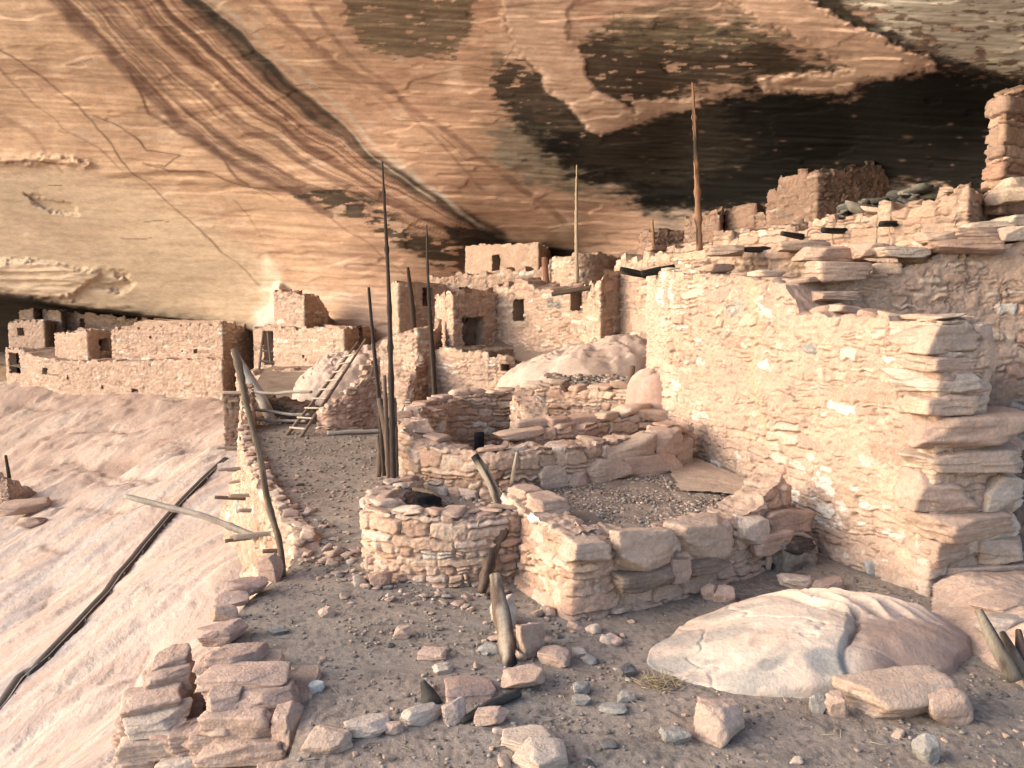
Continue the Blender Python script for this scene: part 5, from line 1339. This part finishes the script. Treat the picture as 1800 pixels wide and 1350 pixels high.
# ------------------------------------------------------------------ scattered small stones, each its own
rg = np.random.default_rng(21)
def scatter_individuals(n, region, label, group, smin, smax, seed):
    protos = []
    rg_ = np.random.default_rng(seed); k = 0; tries = 0
    pal = [PK, TAN, PALE, RED, GR, DG, lin(204,160,130,KA)]
    while k < n and tries < 5000:
        tries += 1
        x, y, ok = region(rg_)
        if not ok: continue
        s = smin * (smax / smin) ** (rg_.uniform() ** 1.8)
        if len(protos) < 9:
            V, F, C = rock((0, 0, 0), (1, rg_.uniform(.6, .9), rg_.uniform(.3, .6)), (0, 0, 0), seed * 50 + k, pal[len(protos) % 7], n=6, cuts=10)
            o = mk("stone", V, F, C, M_ROCK); protos.append(o)
        else:
            o = protos[rg_.integers(9)].copy(); col_root.objects.link(o)
        o.location = (x, y, gz(x, y) + .12 * s); o.scale = (s, s, s); o.rotation_euler = (rg_.normal(0, .2), rg_.normal(0, .2), rg_.uniform(0, 6.28))
        tag(o, label, "stone", group); k += 1
def inside_plaza(x, y):
    if not (2.6 < y < 18 and x > np.interp(y, edge_y, edge_x) + .15): return False
    for poly in OBST:
        if sdf(poly, np.array([x]), np.array([y]))[0] < .06: return False
    return True
OBST = [[(-1.65,9.9),(-1.7,8.4),(-1.2,7.85),(-.6,7.7),(.0,7.8),(.5,6.95),(3.2,8.5),(4.0,7.2),(5.2,7.6),(5,20),(.5,20),(-2,17),(-1.7,12.5)], [(1.0,6.4),(2.2,5.45),(3.0,5.7),(3.9,6.3),(3.5,7.2),(1.6,7.2)]]
def reg_fore(r): x, y = r.uniform(-2, 3.6), 4.5 + 2.6 * r.uniform(); return x, y, inside_plaza(x, y)
def reg_round(r):
    t = r.uniform(math.pi * .95, math.pi * 1.75); d = 1.0 + abs(r.normal(0, .22)); x, y = -.6 + 1.15 * d * math.cos(t), 8.75 + 1.1 * d * math.sin(t); return x, y, inside_plaza(x, y)
def reg_path(r): x, y = r.uniform(-6, 0), r.uniform(8, 17); return x, y, inside_plaza(x, y)
def reg_cor(r): x, y = r.normal(.45, .5), r.normal(6.7, .3); return x, y, inside_plaza(x, y)
def reg_edge(r): y = r.uniform(8.5, 13); x = np.interp(y, edge_y, edge_x) + abs(r.normal(.35, .2)); return x, y, inside_plaza(x, y)
def reg_enc(r): x, y = r.uniform(1.0, 3.2), 7.3 + r.uniform(0, 1); y = 6.9 + .62 * (x - .5) + r.uniform(-.05, .3) - .1; return x, y, inside_plaza(x, y)
scatter_individuals(70, reg_fore, "small loose stone scattered on the foreground soil", "small stones on the foreground soil", .03, .11, 801)
scatter_individuals(110, reg_round, "small loose stone at the foot of the lower round wall", "small stones by the lower round wall", .04, .15, 802)
scatter_individuals(45, reg_path, "small loose stone lying along the far path", "small stones along the far path", .04, .12, 803)
scatter_individuals(40, reg_cor, "small loose stone fallen below the enclosure corner", "small stones below the enclosure corner", .04, .16, 804)
scatter_individuals(45, reg_edge, "small loose stone along the inner side of the retaining wall", "small stones along the retaining wall", .05, .18, 805)
# ------------------------------------------------------------------ gravel and litter: uncountable
def debris(name, n, region, smin, smax, pal, seed, zf, nn=2):
    r = np.random.default_rng(seed); D, F = cubesphere(nn)
    temps = [rock((0, 0, 0), (1, .8, .5), (0, 0, 0), seed + q, STONE[0], n=nn, cuts=8)[0] for q in range(8)]
    Vs, Cs, Fs = [], [], []; k = 0
    XYp = region(r, n)
    s = smin * (smax / smin) ** (r.uniform(size=len(XYp)) ** 2.6)
    th = r.uniform(0, 6.28, len(XYp)); zz_ = zf(XYp[:, 0], XYp[:, 1])
    ci = r.integers(0, len(pal), len(XYp)); br = r.uniform(.75, 1.2, len(XYp))
    for i in range(len(XYp)):
        T = temps[i % 8] * s[i]; c, sn = math.cos(th[i]), math.sin(th[i])
        V = np.stack([T[:, 0] * c - T[:, 1] * sn + XYp[i, 0], T[:, 0] * sn + T[:, 1] * c + XYp[i, 1], T[:, 2] + zz_[i] + .1 * s[i]], 1)
        Vs.append(V); Cs.append(np.tile(pal[ci[i]] * br[i], (len(V), 1))); Fs.append(F + k); k += len(V)
    o = mk(name, np.concatenate(Vs), np.concatenate(Fs), np.concatenate(Cs), M_ROCK)
    tag(o, None, None, None, "stuff"); return o
def ob_mask(x, y):
    m = (x > np.interp(y, edge_y, edge_x) + .08)
    for poly in OBST: m &= sdf(poly, x, y) > .02
    return m
def r_near(r, n):
    x = r.uniform(-2.6, 4.2, n * 2); y = 3.6 + 5.2 * r.uniform(size=n * 2) ** 1.1; m = ob_mask(x, y) & (fb2(x / .5, y / .5, 9, 3) > r.uniform(.15, .75, n * 2)); return np.stack([x, y], 1)[m][:n]
def r_far(r, n):
    x = r.uniform(-6.4, 0, n * 2); y = r.uniform(8, 18, n * 2); m = ob_mask(x, y); return np.stack([x, y], 1)[m][:n]
GP = [SOIL * 1.0, SOIL * .9, lin(180,150,130,KA), lin(196,162,140,KA), lin(156,144,136,KA), lin(136,126,120,KA), lin(190,174,160,KA)]
debris("gravel", 10000, r_near, .006, .04, GP, 901, soil_z)
debris("gravel", 3500, r_far, .014, .07, GP, 902, soil_z)
def r_enc(r, n):
    poly = [(.25,8.3),(.75,7.35),(2.3,8.25),(2.7,8.9),(2.1,9.3),(1.9,10.1),(.3,9.5)]
    x = r.uniform(0, 3, n * 3); y = r.uniform(7.2, 10.3, n * 3); m = sdf(poly, x, y) < -.02; return np.stack([x, y], 1)[m][:n]
debris("gravel", 5200, r_enc, .010, .05, GP + [PK, TAN, PALE], 903, lambda x, y: .60 + .035 * (y - 7.6))
def r_rub(r, n):
    poly = [(1.0,13.4),(2.3,12.6),(2.7,12.8),(2.3,14.2),(2.0,15.3),(1.2,15.4),(.7,14.4)]
    x = r.uniform(.5, 3, n * 3); y = r.uniform(12.4, 15.6, n * 3); m = sdf(poly, x, y) < -.02; return np.stack([x, y], 1)[m][:n]
debris("rubble", 1300, r_rub, .03, .15, GP + [PK, TAN, GR], 904, lambda x, y: 1.32 + .16 * (y - 12.8))
def r_kf(r, n): x = r.uniform(.7, 2.3, n); y = 10.2 + .45 * (x - .7) + r.uniform(0, .8, n); return np.stack([x, y], 1)
debris("rubble", 420, r_kf, .03, .14, GP + [PK, TAN, GR], 905, lambda x, y: -.05 + .9 * sst(.1, .8, x))
def r_sr(r, n):
    t = r.uniform(0, 6.28, n); q = np.sqrt(r.uniform(0, 1, n)); return np.stack([-.7 + .7 * q * np.cos(t), 8.9 + .75 * q * np.sin(t)], 1)
debris("rubble", 420, r_sr, .02, .12, GP + [PK, TAN], 906, lambda x, y: .52 + .06 * (y - 8))
# dark rubble heap behind the parapet
def r_heap(r, n):
    u = r.uniform(1468, 1636, n); t = r.uniform(0, 1, n); return np.stack([u, t], 1)
hp = []
r = np.random.default_rng(88)
for k in range(150):
    u = r.uniform(1470, 1640); Y = r.uniform(12.4, 13.8); top = np.interp(u, [1470, 1560, 1630, 1640], [366, 346, 326, 340])
    v = top + r.uniform(0, 30); c = P(u, v, Y); s_ = r.uniform(.08, .28)
    hp.append(rock(c, (s_ * 1.4, s_, s_ * .45), (r.normal(0, .2), r.normal(0, .2), r.uniform(0, 3)), 3000 + k, [lin(120,122,116,KA), lin(96,98,96,KA), lin(150,146,136,KA)][k % 3], n=4))
hv, hf, hc = join(hp); hb = mk("rubble_heap", hv, hf, hc, M_ROCK); tag(hb, "heap of grey green rubble behind the parapet wall, below the big brown ruin", "rubble")
hb["kind"] = "stuff"
# dry straw and grass
def straws(name, n, region, lmin, lmax, cols, seed, zf, up=0.0, rad=.0022):
    r = np.random.default_rng(seed); XYp = region(r, n); parts = []
    for i in range(len(XYp)):
        l_ = r.uniform(lmin, lmax); a = r.uniform(0, 6.28); z = float(zf(XYp[i:i+1, 0], XYp[i:i+1, 1])[0]) + .012
        e = np.array([math.cos(a) * l_, math.sin(a) * l_, up * l_ * r.uniform(.2, 1)]); p0 = np.array([*XYp[i], z])
        parts.append(tube([p0, p0 + e * .5 + r.normal(0, .05 * l_, 3) * [1, 1, .3], p0 + e], [rad, rad, rad * .5], ns=4, seed=i, col=cols[i % len(cols)], per=l_ / 3))
    V, F, C = join(parts); o = mk(name, V, F, C, M_GRASS); o["kind"] = "stuff"; return o
straws("straw_litter", 420, r_near, .03, .16, [lin(196,170,130,.6), lin(150,126,96,.6), lin(90,76,64,.6), lin(214,190,150,.6)], 950, soil_z)
def r_gr(r, n):
    g = G(1160, 1205); return np.stack([r.normal(g[0], .09, n), r.normal(g[1], .07, n)], 1)
straws("dry_grass", 130, r_gr, .04, .13, [lin(206,172,96,.62), lin(190,150,80,.62), lin(214,190,130,.62)], 951, soil_z, up=.6, rad=.0025)

# everything that is a wall, house or pole here is a thing of its own
for o in list(scene.objects):
    if o.parent is None and o.type in ('MESH', 'EMPTY') and not o.get("kind"): o["kind"] = "thing"
